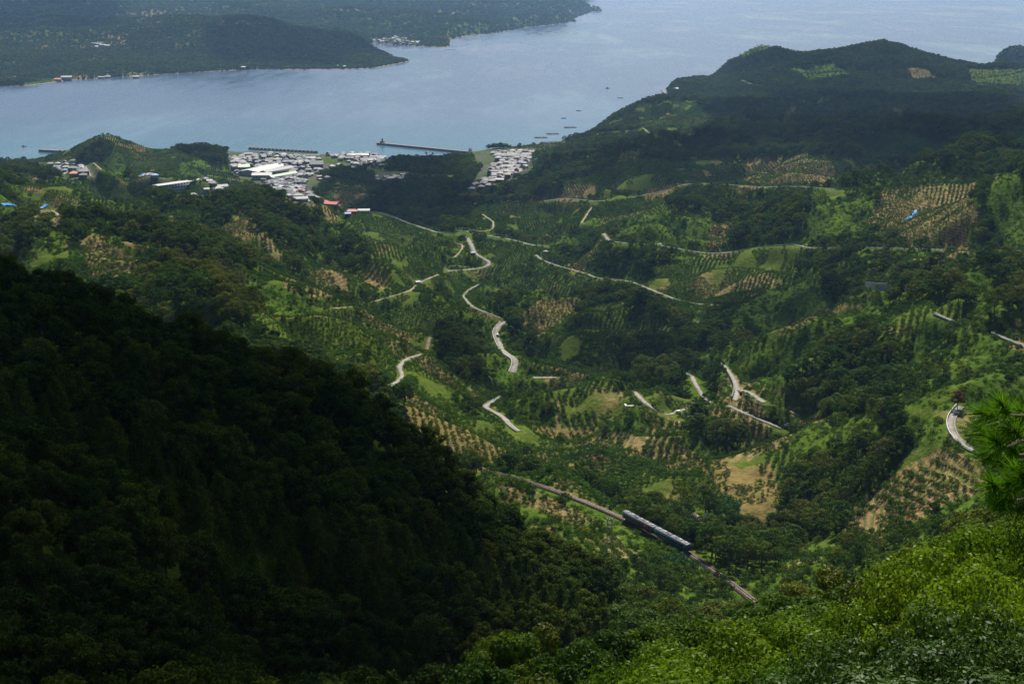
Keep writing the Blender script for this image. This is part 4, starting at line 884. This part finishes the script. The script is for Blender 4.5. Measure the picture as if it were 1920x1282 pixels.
# big halls, school, pool
V_, F_, mi_ = boxes([(0, 3.4, 0, .08, 0, 1.8, 0)]); WINME = npmesh('window', V_, F_, [M['glass']], mi_)
def hall(name, px, py, L, Wd, h, rz, roof, label, cat, rise=3., wall='white wall', wins=1):
    g = hit(px, py); r = link(name, None, label=label, cat=cat, loc=(g.x, g.y, max(zat(g.x, g.y), 2)), rot=(0, 0, rz))
    box_obj('wall', [(-L/2, L/2, -Wd/2, Wd/2, -3, h, 0)], [M[wall]], parent=r)
    V, F = gable(L, Wd, h, rise, 1., 0., .4); link('roof', polys('roof', V, F, [M[roof]]), parent=r)
    if wins:
        fl = max(1, int(h/3.6))
        for f in range(fl):
            for k in range(int(L/5)):
                x = -L/2+1.5+k*5
                for y in (-Wd/2-.08, Wd/2): link('window', WINME, parent=r, loc=(x, y, 1+f*3.6))
    return r
hall('warehouse', 495, 324, 105, 40, 9, R(68), 'hall roof', 'largest hall of the town with a wide white roof', 'warehouse')
hall('warehouse', 492, 336, 34, 26, 9, R(4), 'hall roof', 'cream-roofed hall with windows in front of the largest hall', 'warehouse')
hall('warehouse', 520, 326, 80, 16, 8, R(60), 'silver tile', 'long grey-roofed hall right of the largest hall', 'warehouse')
hall('warehouse', 530, 335, 70, 9, 7, R(58), 'green sheet', 'narrow hall with a pale green roof beside the grey-roofed hall', 'warehouse')
hall('school', 333, 357, 72, 13, 11, R(52), 'hall roof', 'long three-storey white school block behind the pool', 'school', .8)
hall('temple', 594, 313, 24, 18, 6, .1, 'grey tile', 'large grey-tiled temple hall right of the river', 'temple', 6., 'timber wall')
hall('gymnasium', 455, 318, 24, 20, 6, .3, 'green sheet', 'green and blue roofed gymnasium at the foot of the wooded point', 'gymnasium', 4.)
hall('market_hall', 672, 297, 40, 14, 7, .1, 'hall roof', 'long white market hall on the harbour quay', 'market hall')
g = hit(366, 366); r = link('swimming_pool', None, label='bright turquoise school swimming pool', cat='swimming pool', loc=(g.x, g.y, zat(g.x, g.y)+.9), rot=(0, 0, R(40)))
box_obj('pool_deck', [(-24, 24, -15, 15, -4, 0, 0)], [M['white wall']], parent=r)
M['poolwater'] = plain('pool water', (.01, .42, .75), .1, .1, .1); box_obj('water', [(-19, 19, -10, 10, -.5, .05, 0)], [M['poolwater']], parent=r)
# breakwaters
def strip_wall(name, P, w, z0, z1, mat, label, cat, kind=None, caps=0, grp=None):
    V = []; F = []; n = len(P)
    for i in range(n):
        d = P[min(i+1, n-1)]-P[max(i-1, 0)]; d.z = 0; d.normalize(); s = Vector((d.y, -d.x, 0)); b = P[i]
        V += [(b.x-s.x*w*.8, b.y-s.y*w*.8, b.z+z0), (b.x+s.x*w*.8, b.y+s.y*w*.8, b.z+z0), (b.x+s.x*w/2, b.y+s.y*w/2, b.z+z1), (b.x-s.x*w/2, b.y-s.y*w/2, b.z+z1)]
        if i:
            o = 4*i-4; F += [(o+3, o+2, o+6, o+7), (o, o+3, o+7, o+4), (o+2, o+1, o+5, o+6)]
    F += [(0, 1, 2, 3), (4*n-4, 4*n-1, 4*n-2, 4*n-3)]
    return link(name, polys(name, V, F, [M[mat]]), label=label, cat=cat, kind=kind, group=grp)
def seaP(l, st=8): return resample([Vector((*seaxy(*p), 0)) for p in l], st)
strip_wall('breakwater', seaP([(76,284),(150,288)]), 11, -6, 4.5, 'rubble', 'short dark breakwater off the far left harbour', 'breakwater')
bw = strip_wall('breakwater', seaP([(468,280),(594,287)]), 9, -6, 2.6, 'rubble', 'offshore breakwater of concrete blocks standing alone before the beach', 'breakwater')
P = seaP([(470,280),(592,287)], 9); cap = []
for p in P: cap.append((p.x-3, p.x+3, p.y-4, p.y+4, 2.3, 4.6, 0))
box_obj('concrete_block', cap[:99], [M['rubble']], parent=bw)
bw = strip_wall('breakwater', seaP([(709,271),(720,272),(800,280),(850,285),(884,288)]), 9, -6, 4.2, 'rubble', 'longest dark breakwater with a mound at its tip, sheltering the harbour', 'breakwater')
q = np.random.default_rng(5); p0 = P[0]; p0 = Vector((*seaxy(717, 271), 0)); V = fol(8, [((p0.x, p0.y, 3), 9, 220)], 5., 0, 0, 6)
box_obj('beacon', [(p0.x-5, p0.x+5, p0.y-5, p0.y+5, 0, 7, 0), (p0.x-1.6, p0.x+1.6, p0.y-1.6, p0.y+1.6, 7, 13, 0)], [M['stone']], parent=bw)
strip_wall('bridge', seaP([(556,293.5),(600,294)]), 7, 2.5, 4.0, 'concrete', 'low pale road bridge over the river mouth', 'bridge')
strip_wall('jetty', seaP([(722,300),(740,299)]), 3, 1, 2.6, 'stone', 'small dark jetty standing inside the harbour', 'jetty')
strip_wall('seawall', seaP([(1240,170),(1247,176),(1258,180)]), 5, -4, 2.6, 'rubble', 'rocky seawall around the point of the right headland', 'seawall')
# fish-farm rafts and boats
def raft(px, py, L, Wd, rz, label):
    x, y = seaxy(px, py); r = link('fish_farm_raft', None, label=label, cat='raft', group='fish farm rafts off the right shore', loc=(x, y, .3), rot=(0, 0, rz))
    B = []
    for k in range(int(L/8)+1): B.append((-L/2+k*8-.7, -L/2+k*8+.7, -Wd/2, Wd/2, 0, .6, 0))
    for k in range(int(Wd/8)+1): B.append((-L/2, L/2, -Wd/2+k*8-.7, -Wd/2+k*8+.7, .05, .63, 0))
    box_obj('deck_frame', B, [M['stone']], parent=r); box_obj('net', [(-L/2, L/2, -Wd/2, Wd/2, -.2, .1, 0)], [M['dark tile']], parent=r)
for px, py, L, Wd, rz, t in [(1014,258,34,24,.2,'leftmost raft of the row'),(1036,251,34,24,.2,'raft in the middle of the row'),(1069,239,34,22,.2,'raft farther out to the right'),(1030,267,50,14,.1,'long raft moored against the shore'),(1046,270,30,16,.4,'raft beside the long moored one'),(1040,266,24,10,.2,'small raft behind the moored ones'),(1057,222,16,10,0,'tiny raft by itself up the shore'),(1085,208,16,10,0,'tiny raft farthest up the shore'),(1163,184,22,14,0,'raft off the wooded headland'),(844,94,60,18,.3,'raft off the far wooded cape')]:
    raft(px, py, L*.8, Wd*.8, rz, 'dark grid-like fish farm '+t)
def hullme(L, Wd):
    V = []; F = []; n = 7
    for i in range(n):
        t = i/(n-1); w = Wd/2*(1-(max(0, t-.45)/.55)**2.2); x = -L/2+L*t; z = .1*L*max(0, t-.5)
        V += [(x, -w, 1+z), (x, w, 1+z), (x, -w*.6, -.4), (x, w*.6, -.4)]
        if i: o = 4*i-4; F += [(o, o+1, o+5, o+4), (o, o+4, o+6, o+2), (o+1, o+3, o+7, o+5)]
    F.append((0, 2, 3, 1)); return polys('hull', V, F, [M['white wall']])
HULL = hullme(11, 3); V_, F_, mi_ = boxes([(-3, .5, -1, 1, 1, 3.2, 0), (-2.8, .3, -1.05, 1.05, 2.1, 2.8, 1)]); CABIN = npmesh('cabin', V_, F_, [M['white wall'], M['glass']], mi_)
def boat(px, py, rz, lab, sc=1.):
    x, y = seaxy(px, py); r = link('fishing_boat', None, label=lab, cat='boat', group='small fishing boats', loc=(x, y, .1), rot=(0, 0, rz), sc=sc)
    link('hull', HULL, parent=r); link('cabin', CABIN, parent=r)
for k in range(9): boat(52+k*10.5, 302-k*.5, 1.4, 'small white fishing boat moored in the far left harbour row', 1.2)
for px, py in [(800,287),(812,288),(833,290),(780,296),(672,288)]: boat(px, py, 1.2, 'small white fishing boat moored inside the long breakwater', 1.1)
boat(1037, 271, .3, 'white workboat tied to the rafts by the right shore', 1.3); boat(45, 275, .5, 'tiny dark boat alone on the water at far left', 1.); boat(1139, 166, .3, 'tiny dark boat off the headland', 1.2)
# ------------------------------------------------------------------ railway
kind, w, RP = roads3[0]; RP = resample(RP, 2.0)
def off(P, o, z):
    out = []
    for i in range(len(P)):
        d = P[min(i+1, len(P)-1)]-P[max(i-1, 0)]; d.z = 0; d.normalize(); out.append(P[i]+Vector((d.y, -d.x, 0))*o+Vector((0, 0, z)))
    return out
tr = link('railway_track', None, kind='structure')
for o in (-.53, .53):
    x = strip_wall('rail', off(RP, o, .45), .09, -.2, 0, 'steel', None, None); x.parent = tr
B = []; V = []; F = []
for i in range(0, len(RP)-1):
    for t in (0, .33, .66):
        c = RP[i].lerp(RP[i+1], t); d = (RP[i+1]-RP[i]).normalized(); s_ = Vector((d.y, -d.x, 0)).normalized(); o = len(V)
        for zz in (.12, .27):
            V += [c-s_*1.1-d*.12+Vector((0, 0, zz)), c+s_*1.1-d*.12+Vector((0, 0, zz)), c+s_*1.1+d*.12+Vector((0, 0, zz)), c-s_*1.1+d*.12+Vector((0, 0, zz))]
        F += [(o+4, o+5, o+6, o+7), (o, o+1, o+5, o+4), (o+1, o+2, o+6, o+5), (o+2, o+3, o+7, o+6), (o+3, o, o+4, o+7)]
x = link('sleepers', polys('sleepers', V, F, [M['stone']]), parent=tr)
M['train green'] = plain('train green', (.012, .045, .038), .35, .5, .2); M['train roof'] = plain('train roof', (.085, .093, .105), .4, 1.2, .3); M['under'] = plain('underframe', (.02, .02, .02), .8, 2, .3)
M['roof unit'] = plain('roof unit', (.30, .31, .33), .45, 2, .25); M['cyan'] = plain('cyan panel', (.008, .12, .17), .4, 1, .15); M['navy'] = plain('navy panel', (.01, .03, .14), .3, 1, .1); M['crimson'] = plain('crimson panel', (.20, .012, .02), .4, 1, .15); M['gold line'] = plain('gold line', (.10, .05, .02), .4, 1, .1)
ia = min(range(len(RP)), key=lambda i: (abs(topx(*RP[i])[0]-1168)))
ib = min(range(len(RP)), key=lambda i: (abs(topx(*RP[i])[0]-1296)))
pa, pb = RP[ia], RP[ib]; TL = (pb-pa).length
d = (pb-pa).normalized(); rz = math.atan2(d.y, d.x); sc = TL/43.2
train = link('train', None, label='two-car dark green diesel train running down the hillside track', cat='train', loc=pa.lerp(pb, .5)+Vector((0, 0, .47)), rot=(0, -math.asin(d.z), rz), sc=(sc, .9, .84))
def roofmesh(L, Wd, z0, rise, n=10):
    V = []; F = []
    for x in (-L/2, L/2):
        for k in range(n+1):
            a = math.pi*k/n; V.append((x, -math.cos(a)*Wd/2, z0+math.sin(a)*rise))
    for k in range(n): F.append((k, k+1, n+2+k, n+1+k))
    F += [tuple(range(n+1)), tuple(range(n+1, 2*n+2))[::-1]]; return polys('roof', V, F, [M['train roof']])
for ci_, cx0 in enumerate((-10.85, 10.85)):
    L = 21.0
    V, F, mi = boxes([(-L/2, L/2, -1.43, 1.43, .95, 3.35, 0)]); c = link('carriage', npmesh('carriage', V, F, [M['train green']], mi), parent=train, loc=(cx0, 0, 0))
    c['label'] = 'rear carriage with a crimson panel' if ci_ == 0 else 'front carriage with a teal stripe and cyan panels'
    link('roof', roofmesh(L+.1, 2.9, 3.35, .62), parent=c)
    for k in range(8):
        x = -7.9+k*2.05
        for y in (-1.46, 1.43): box_obj('window', [(x, x+1.6, y, y+.03, 2.05, 2.95, 0)], [M['glass']], parent=c)
    for x in (-9.6, 8.6):
        for y in (-1.47, 1.44): box_obj('door', [(x, x+1., y, y+.03, 1.1, 3.0, 0)], [M['navy' if ci_ == 0 else 'cyan']], parent=c)
    box_obj('underframe', [(-8, 8, -1.2, 1.2, .45, .95, 0), (-10.3, 10.3, -1.3, 1.3, .8, .95, 0)], [M['under']], parent=c)
    for x in (-7.2, 7.2):
        box_obj('bogie', [(x-1.4, x+1.4, -1.1, -.8, .25, .7, 0), (x-1.4, x+1.4, .8, 1.1, .25, .7, 0), (x-.25, x+.25, -.8, .8, .3, .6, 0), (x-1.2, x-.5, -.62, -.5, 0, .8, 0), (x+.5, x+1.2, -.62, -.5, 0, .8, 0), (x-1.2, x-.5, .5, .62, 0, .8, 0), (x+.5, x+1.2, .5, .62, 0, .8, 0)], [M['under']], parent=c)
    for k, x in enumerate((-8.2, -4.6, 1.2, 5.0, 8.6)):
        w_ = 1.2 if k in (0, 2, 4) else 2.0
        box_obj('roof_unit', [(x-w_/2, x+w_/2, -.5, .5, 3.8, 4.12, 0)], [M['roof unit']], parent=c)
    box_obj('roof_duct', [(-3.2, -.4, -.75, .75, 3.75, 4.05, 0), (2.3, 3.7, -.7, .7, 3.75, 4.03, 0)], [M['train roof']], parent=c)
    for sy in (-1, 1):
        y0, y1 = (-1.455, -1.432) if sy < 0 else (1.432, 1.455)
        box_obj('stripe', [(-8.4, 8.4, y0, y1, 1.35, 1.62, 0)], [M['gold line' if ci_ == 0 else 'cyan']], parent=c)
    if ci_ == 0: box_obj('crimson_panel', [(4.2, 7.4, -1.475, -1.462, 1.2, 2.95, 0)], [M['crimson']], parent=c)
    else:
        box_obj('front_panel', [(L/2, L/2+.04, -1.25, 1.25, 1.1, 2.2, 0)], [M['navy']], parent=c); box_obj('windscreen', [(L/2, L/2+.05, -1.2, 1.2, 2.3, 3.2, 0)], [M['glass']], parent=c)
box_obj('gangway', [(-.45, .45, -.6, .6, 1.1, 3.2, 0)], [M['under']], parent=train)
# ------------------------------------------------------------------ walls and rails along the hill roads
def road_side(k, pa_, pb_, side, z0, z1, wd, mat, name, label, cat, rail=None, st=3):
    P = resample(roads3[k][2], st); w = roads3[k][1]
    A = [p for p in P if pa_ <= topx(*p)[0 if abs(pa_) < 5000 else 1] <= pb_] if pa_ < pb_ else P
    if len(A) < 3: return
    Q = off(A, side*(w/2+.15), 0); o = strip_wall(name, Q, wd, z0, z1, mat, label, cat)
    if rail:
        r = strip_wall('guard_rail', [q+Vector((0, 0, z1+.55)) for q in Q], .12, -.15, .2, rail, None, None); r.parent = o
        n = 0; B = []
        for q in Q[::2][:90]: B.append((q.x-.07, q.x+.07, q.y-.07, q.y+.07, q.z+z1, q.z+z1+.5, 0))
        box_obj('post', B, [M['white']], parent=o)
def cam_side(k):
    P = roads3[k][2]; d = P[len(P)//2+1]-P[len(P)//2]; s = Vector((d.y, -d.x, 0)); return 1 if s.y < 0 else -1
K = {i: r for i, r in enumerate(ROADS)}
road_side(2, 1140, 1925, cam_side(2), -3.5, .25, .35, 'concrete', 'retaining_wall', 'long grey retaining wall with white guard rail along the road across the right hillside', 'retaining wall', 'white')
road_side(1, 1020, 1572, cam_side(1), -2.5, .25, .35, 'concrete', 'retaining_wall', 'low grey wall with pale rail along the upper hill road', 'retaining wall', 'white')
road_side(3, 1000, 1355, cam_side(3), -2.0, .2, .35, 'path', 'retaining_wall', 'low tan wall along the road curving below the right slope', 'retaining wall')
road_side(21, 1770, 1900, 1, -4.5, .3, .4, 'stone', 'retaining_wall', 'dark wall with a white guard rail round the road bend by the pine', 'retaining wall', 'white')
road_side(21, 1770, 1900, -1, -4.5, .3, .4, 'concrete', 'retaining_wall', 'pale wall on the other side of the road bend by the pine', 'retaining wall')
road_side(22, 1740, 1830, cam_side(22), -5.5, .9, .4, 'concrete', 'retaining_wall', 'tall concrete wall in the woods at upper far right', 'retaining wall', 'white')
road_side(23, 1850, 1960, cam_side(23), -5.5, .9, .4, 'concrete', 'retaining_wall', 'tall concrete wall cut off by the right edge', 'retaining wall', 'white')
road_side(12, 900, 1000, cam_side(12), -3, .8, .4, 'white wall', 'retaining_wall', 'white parapet zigzagging down the middle of the valley', 'retaining wall')
road_side(15, 900, 980, 1, -2.5, .5, .35, 'concrete', 'retaining_wall', 'pale wall beside the S-bend road above the railway', 'retaining wall')
road_side(18, 1350, 1390, -1 if cam_side(18) > 0 else 1, -1, 2.2, .6, 'stone', 'retaining_wall', 'dark stone wall above the forked road on the right', 'retaining wall')
road_side(25, 1600, 1680, -cam_side(25), -1, 5., .6, 'white wall', 'retaining_wall', 'bright white wall beside the clearing in the right-hand woods', 'retaining wall')
# poles, tank, sheds, cars, tarps
M['pole'] = plain('pole metal', (.33, .35, .37), .6, 2, .2)
g = hit(1142, 1035); r = link('power_pylon', None, label='twin grey power poles joined by crossbars below the railway', cat='utility pole', loc=(g.x, g.y, zat(g.x, g.y)), rot=(0, 0, .1))
for x in (-.75, .75): link('pole', cyl('pole', .17, 13.5, M['pole'], 8, -1), parent=r, loc=(x, 0, 0))
box_obj('crossbar', [(-1.4, 1.4, -.1, .1, 12.0, 12.2, 0), (-.75, .75, -.08, .08, 9.2, 9.4, 0), (-.75, .75, -.08, .08, 10.6, 10.75, 0)], [M['pole']], parent=r)
for x in (-1.3, -.4, .4, 1.3): link('insulator', cyl('insulator', .12, .7, M['concrete'], 8, 12.2), parent=r, loc=(x, 0, 0))
def pole(px, py, h, lab):
    g = hit(px, py); r = link('utility_pole', None, label=lab, cat='utility pole', loc=(g.x, g.y, zat(g.x, g.y)))
    link('pole', cyl('pole', .16, h+1, M['pole'], 8, -1), parent=r); box_obj('crossbar', [(-1, 1, -.07, .07, h-1, h-.85, 0), (-.8, .8, -.07, .07, h-2, h-1.85, 0)], [M['pole']], parent=r)
pole(846, 872, 12, 'lone grey pole at the edge of the dark wood'); pole(604, 408, 14, 'tall thin pole behind the wooded ridge'); pole(1097, 520, 11, 'grey pole beside the curving middle road'); pole(920, 505, 11, 'grey pole at the bend of the valley road'); pole(770, 400, 11, 'grey pole beside the road under the dark hill')
g = hit(1326, 972); r = link('water_tank', None, label='small white tank beside the short track right of the railway', cat='tank', loc=(g.x, g.y, zat(g.x, g.y))); link('drum', cyl('drum', .9, 2, M['white'], 12), parent=r); link('lid', cyl('lid', .95, .15, M['white'], 12, 2.0), parent=r)
V_, F_, mi_ = boxes([(-1.9, 1.9, -.85, .85, .35, .95, 0), (-1.2, 1.5, -.78, .78, .95, 1.6, 0), (-1.22, 1.52, -.7, .7, 1.05, 1.5, 1), (-1.0, 1.3, -.8, .8, 1.05, 1.45, 1)]); CARB = npmesh('body', V_, F_, [M['white'], M['glass']], mi_)
WH = cyl('wheel', .33, .22, M['under'], 10)
def car(px, py, rz, lab):
    g = hit(px, py); r = link('parked_car', None, label=lab, cat='car', loc=(g.x, g.y, g.z+.2), rot=(0, 0, rz)); link('body', CARB, parent=r)
    for x in (-1.2, 1.2):
        for y in (-.9, .68): link('wheel', WH, parent=r, loc=(x, y, .33), rot=(R(-90), 0, 0))
car(933, 630, 1.9, 'white car on the zigzag road in the middle of the valley'); car(1271, 775, .4, 'white van on the lane left of the round tree'); car(1237, 460, 0, 'white car on the long road across the right hillside'); car(1478, 799, .2, 'small white car at the end of the narrow lane on the right')
at_house(783, 534, .6, 3, 'white wall', 'pale sheet', 'small white shed beside the track at left centre', .6)
at_house(887, 476, .2, 0, 'white wall', 'pale sheet', 'small pale hut beside the bend of the stream road', .6)
at_house(1023, 474, .2, 0, 'timber wall', 'grey tile', 'small grey-roofed hut above the start of the curving road', .6)
at_house(1868, 500, .2, 0, 'cream wall', 'brown tile', 'small tan hut on the ridge near the right edge', .6)
at_house(1297, 789, .9, 3, 'white wall', 'pale sheet', 'small white shed at the foot of the round tree', .5)
g = hit(1182, 766); r = link('frame_shelter', None, label='open shelter with white and blue roof on the terraced knoll', cat='shelter', loc=(g.x, g.y, zat(g.x, g.y)), rot=(0, 0, .1))
box_obj('roof', [(-3.2, 3.2, -2, -1, 2.2, 2.3, 0), (-3.2, -2.2, -1, 2, 2.2, 2.3, 0), (2.2, 3.2, -1, 2, 2.21, 2.31, 1)], [M['white'], M['tarp']], parent=r); box_obj('post', [(x, x+.12, y, y+.12, -.5, 2.2, 0) for x in (-3.1, 3) for y in (-1.9, 1.8)], [M['pole']], parent=r)
def sheet(px, py, L, Wd, rz, mat, name, label, cat, grp=None):
    g = hit(px, py); n = 8; V = []; F = []; c, s_ = math.cos(rz), math.sin(rz)
    for a in range(n+1):
        for b in range(n+1):
            x = (a/n-.5)*L*(1+.15*math.sin(b*2)); y = (b/n-.5)*Wd*(1+.2*math.sin(a*1.7)); X_, Y_ = g.x+x*c-y*s_, g.y+x*s_+y*c; V.append((X_, Y_, zat(X_, Y_)+1.0+.15*math.sin(a*2.1+b*1.3)))
    for a in range(n):
        for b in range(n): i = a*(n+1)+b; F.append((i, i+n+1, i+n+2, i+1))
    V += [(x, y, z-.12) for x, y, z in V]; m_ = (n+1)**2; F += [tuple(j+m_ for j in f[::-1]) for f in F[:]]
    link(name, polys(name, V, F, [M[mat]]), label=label, cat=cat, group=grp)
sheet(1707, 409, 5, 12, .2, 'tarp', 'blue_tarpaulin', 'bright blue tarpaulin lying on the big bare orchard at right', 'tarpaulin'); sheet(1715, 400, 3, 8, -.4, 'tarp', 'blue_tarpaulin', 'smaller blue tarpaulin strip above the larger one on the bare orchard', 'tarpaulin')
for k, (px, py) in enumerate([(18,385),(48,388),(78,391)]): sheet(px, py, 2.2, 15, -.5, 'tarp', 'blue_net', 'dark blue net strip over the terraces at the left edge', 'net', 'blue net strips on the left terraces')
for k, (px, py) in enumerate([(1150,0)][:0]): pass
# ------------------------------------------------------------------ foreground trees on the viewer's own slope
PR['near'] = [tree_proto('leafy_tree', 'near', 3.3, 7, 80, 330, .11, 500+i, z0f=.15, cr=.165, limbs=14) for i in range(3)]
PR['gloss'] = [tree_proto('glossy_tree', 'glossy', 2.6, 6, 70, 560, .075, 520+i, z0f=.15, cr=.18, asp=.5, limbs=14) for i in range(2)]
PR['mid'] = [tree_proto('evergreen_oak', 'olive' if i == 1 else 'wood', 4.0, 9.5, 64, 300, .22, 540+i, z0f=.2, cr=.17, limbs=10) for i in range(3)]
FG = [('near', 'leafy_tree', 'fresh yellow-green leafy tree', [(1500,1105,46),(1385,1150,40),(1265,1185,44),(1625,1112,42),(1470,1195,31),(1310,1235,29),(1165,1235,50),(1590,1215,26),(1880,935,46),(1790,985,42),(1920,1000,36),(1420,1265,22)]),
      ('gloss', 'glossy_tree', 'dark glossy-leaved evergreen', [(1740,1100,24),(1860,1060,21),(1650,1175,20),(1770,1190,15),(1900,1150,14),(1680,1250,13),(1850,1245,11.5),(1545,1265,16)]),
      ('mid', 'evergreen_oak', 'deep green round-crowned oak', [(950,1165,98),(1030,1150,104),(890,1225,84),(1085,1178,82),(1000,1235,70),(1160,1165,92),(860,1275,70),(1070,1260,60),(960,1285,56),(1235,1150,96),(1560,1045,92),(1640,1048,80),(1480,1090,84),(1705,1050,70),(1405,1118,80),(1320,1140,74),(1780,1040,60)])]
for key, nm, desc, L in FG:
    for k, (px, py, D) in enumerate(L):
        u, s_ = us(px, py); x, y = u*D, float(D); z = zat(x, y); zt = H0+s_*D; crown, trunk, full = PR[key][k % len(PR[key])]
        ph = {'near': 7., 'gloss': 6., 'mid': 9.5}[key]; hh = max(3.0, zt-z); sc = hh/ph
        wsc = sc if .7 < sc < 1.4 else (1.25 if sc > 1 else .8)
        r = link(nm, None, label='%s on the near slope, %s %s' % ((desc,)+place_words(px, py)), cat='tree', group=desc+'s on the near slope', loc=(x, y, z), rot=(0, 0, k*1.3), sc=(wsc, wsc, sc))
        link('crown', crown, parent=r); link('trunk', trunk, parent=r)
# dead tree by the road bend, brown shrub, tall shore tree
def single(px, py, key, i, sc, name, label, mats=None):
    g = hit(px, py); crown, trunk, full = PR[key][i]; r = link(name, None, label=label, cat='tree', loc=(g.x, g.y, g.z-.3), sc=sc)
    cr = crown
    if mats: cr = crown.copy(); cr.materials.clear(); cr.materials.append(M[mats])
    link('crown', cr, parent=r); link('trunk', trunk, parent=r)
single(1795, 768, 'darkwood', 0, .85, 'dead_tree', 'dead brown-leaved tree above the road bend at right', 'dead')
single(974, 283, 'darkwood', 1, (1.5, 1.5, 1.7), 'shore_tree', 'tall dark tree standing alone on the shore by the packed quarter', 'wood')
single(1508, 640, 'conifer', 0, (1.1, 1.1, .9), 'conical_tree', 'lone dark conical tree on the bright green ridge', 'wood')
single(1310, 792, 'darkwood', 2, (1.5, 1.5, 1.2), 'round_tree', 'large round dark tree at the end of the white lane', 'wood')
single(205, 276, 'darkwood', 0, (1.6, 1.6, 1.2), 'hilltop_tree', 'dark tree clump on the summit of the coastal hill at left', 'wood')
# ------------------------------------------------------------------ pine reaching in from the right
q = np.random.default_rng(77); PD = 5.2
shoots = [(1843,772),(1878,758),(1912,775),(1838,806),(1868,826),(1902,806),(1850,850),(1884,866),(1915,846),(1858,905),(1893,905),(1920,898),(1872,942),(1905,948),(1925,760),(1930,820),(1935,880),(1896,780),(1868,790),(1890,835),(1905,880),(1880,925)]
rootp = Vector((us(2120, 900)[0]*PD, PD+.3, H0+us(2120, 900)[1]*PD)); base = Vector((rootp.x+.2, rootp.y+.2, zat(rootp.x, rootp.y)-.5))
pine = link('pine_tree', None, label='near pine with long bright needles reaching in from the right edge', cat='pine tree', loc=base)
v, f = tube([Vector((0, 0, 0)), (rootp-base)*.6+Vector((.05, 0, 0)), rootp-base+Vector((0, 0, .6)), rootp-base+Vector((.1, .1, 2.))], [.14, .11, .08, .04], 8); link('trunk', polys('trunk', v, f, [M['bark']]), parent=pine)
NV = []; BV = []; BF = []; hub = [rootp+Vector((-.12, 0, z)) for z in (-.1, .05, .22)]
for k, (px, py) in enumerate(shoots):
    D = PD+q.uniform(-.35, .35); u, s_ = us(px, py); c = Vector((u*D, D, H0+s_*D))
    h0 = min(hub, key=lambda h: abs(h.z-(c.z-.05))); ax = (c-h0).normalized()+Vector((0, 0, .55)); ax.normalize(); st = c-ax*.09
    v, f = tube([h0, h0.lerp(st, .5)+Vector((0, 0, -.03)), st, c], [.016, .010, .006, .004], 5); o = len(BV); BV += [w_-base for w_ in v]; BF += [tuple(o+i for i in g_) for g_ in f]
    n = 190; A_ = np.array(ax)
    for j in range(n):
        t = q.random(); p = np.array(st)*(1-t)+np.array(c)*t; d_ = q.normal(size=3); d_ -= A_*d_.dot(A_); d_ /= np.linalg.norm(d_); e = q.uniform(.35, 1.1)*(1 if t < .8 else .6)
        dr_ = A_*math.cos(e)+d_*math.sin(e); Ln = q.uniform(.075, .125); tip = p+dr_*Ln+np.array([0, 0, -.012]); sd_ = np.cross(dr_, q.normal(size=3)); sd_ /= np.linalg.norm(sd_); sd_ *= .0015
        NV += [p-sd_, p+sd_, (p+tip)/2+sd_*1.3, tip]
NV = np.array(NV)-np.array(base); link('needles', npmesh('needles', NV, quads(NV), [M['pine']]), parent=pine); link('branch', polys('branch', BV, BF, [M['bark']]), parent=pine)
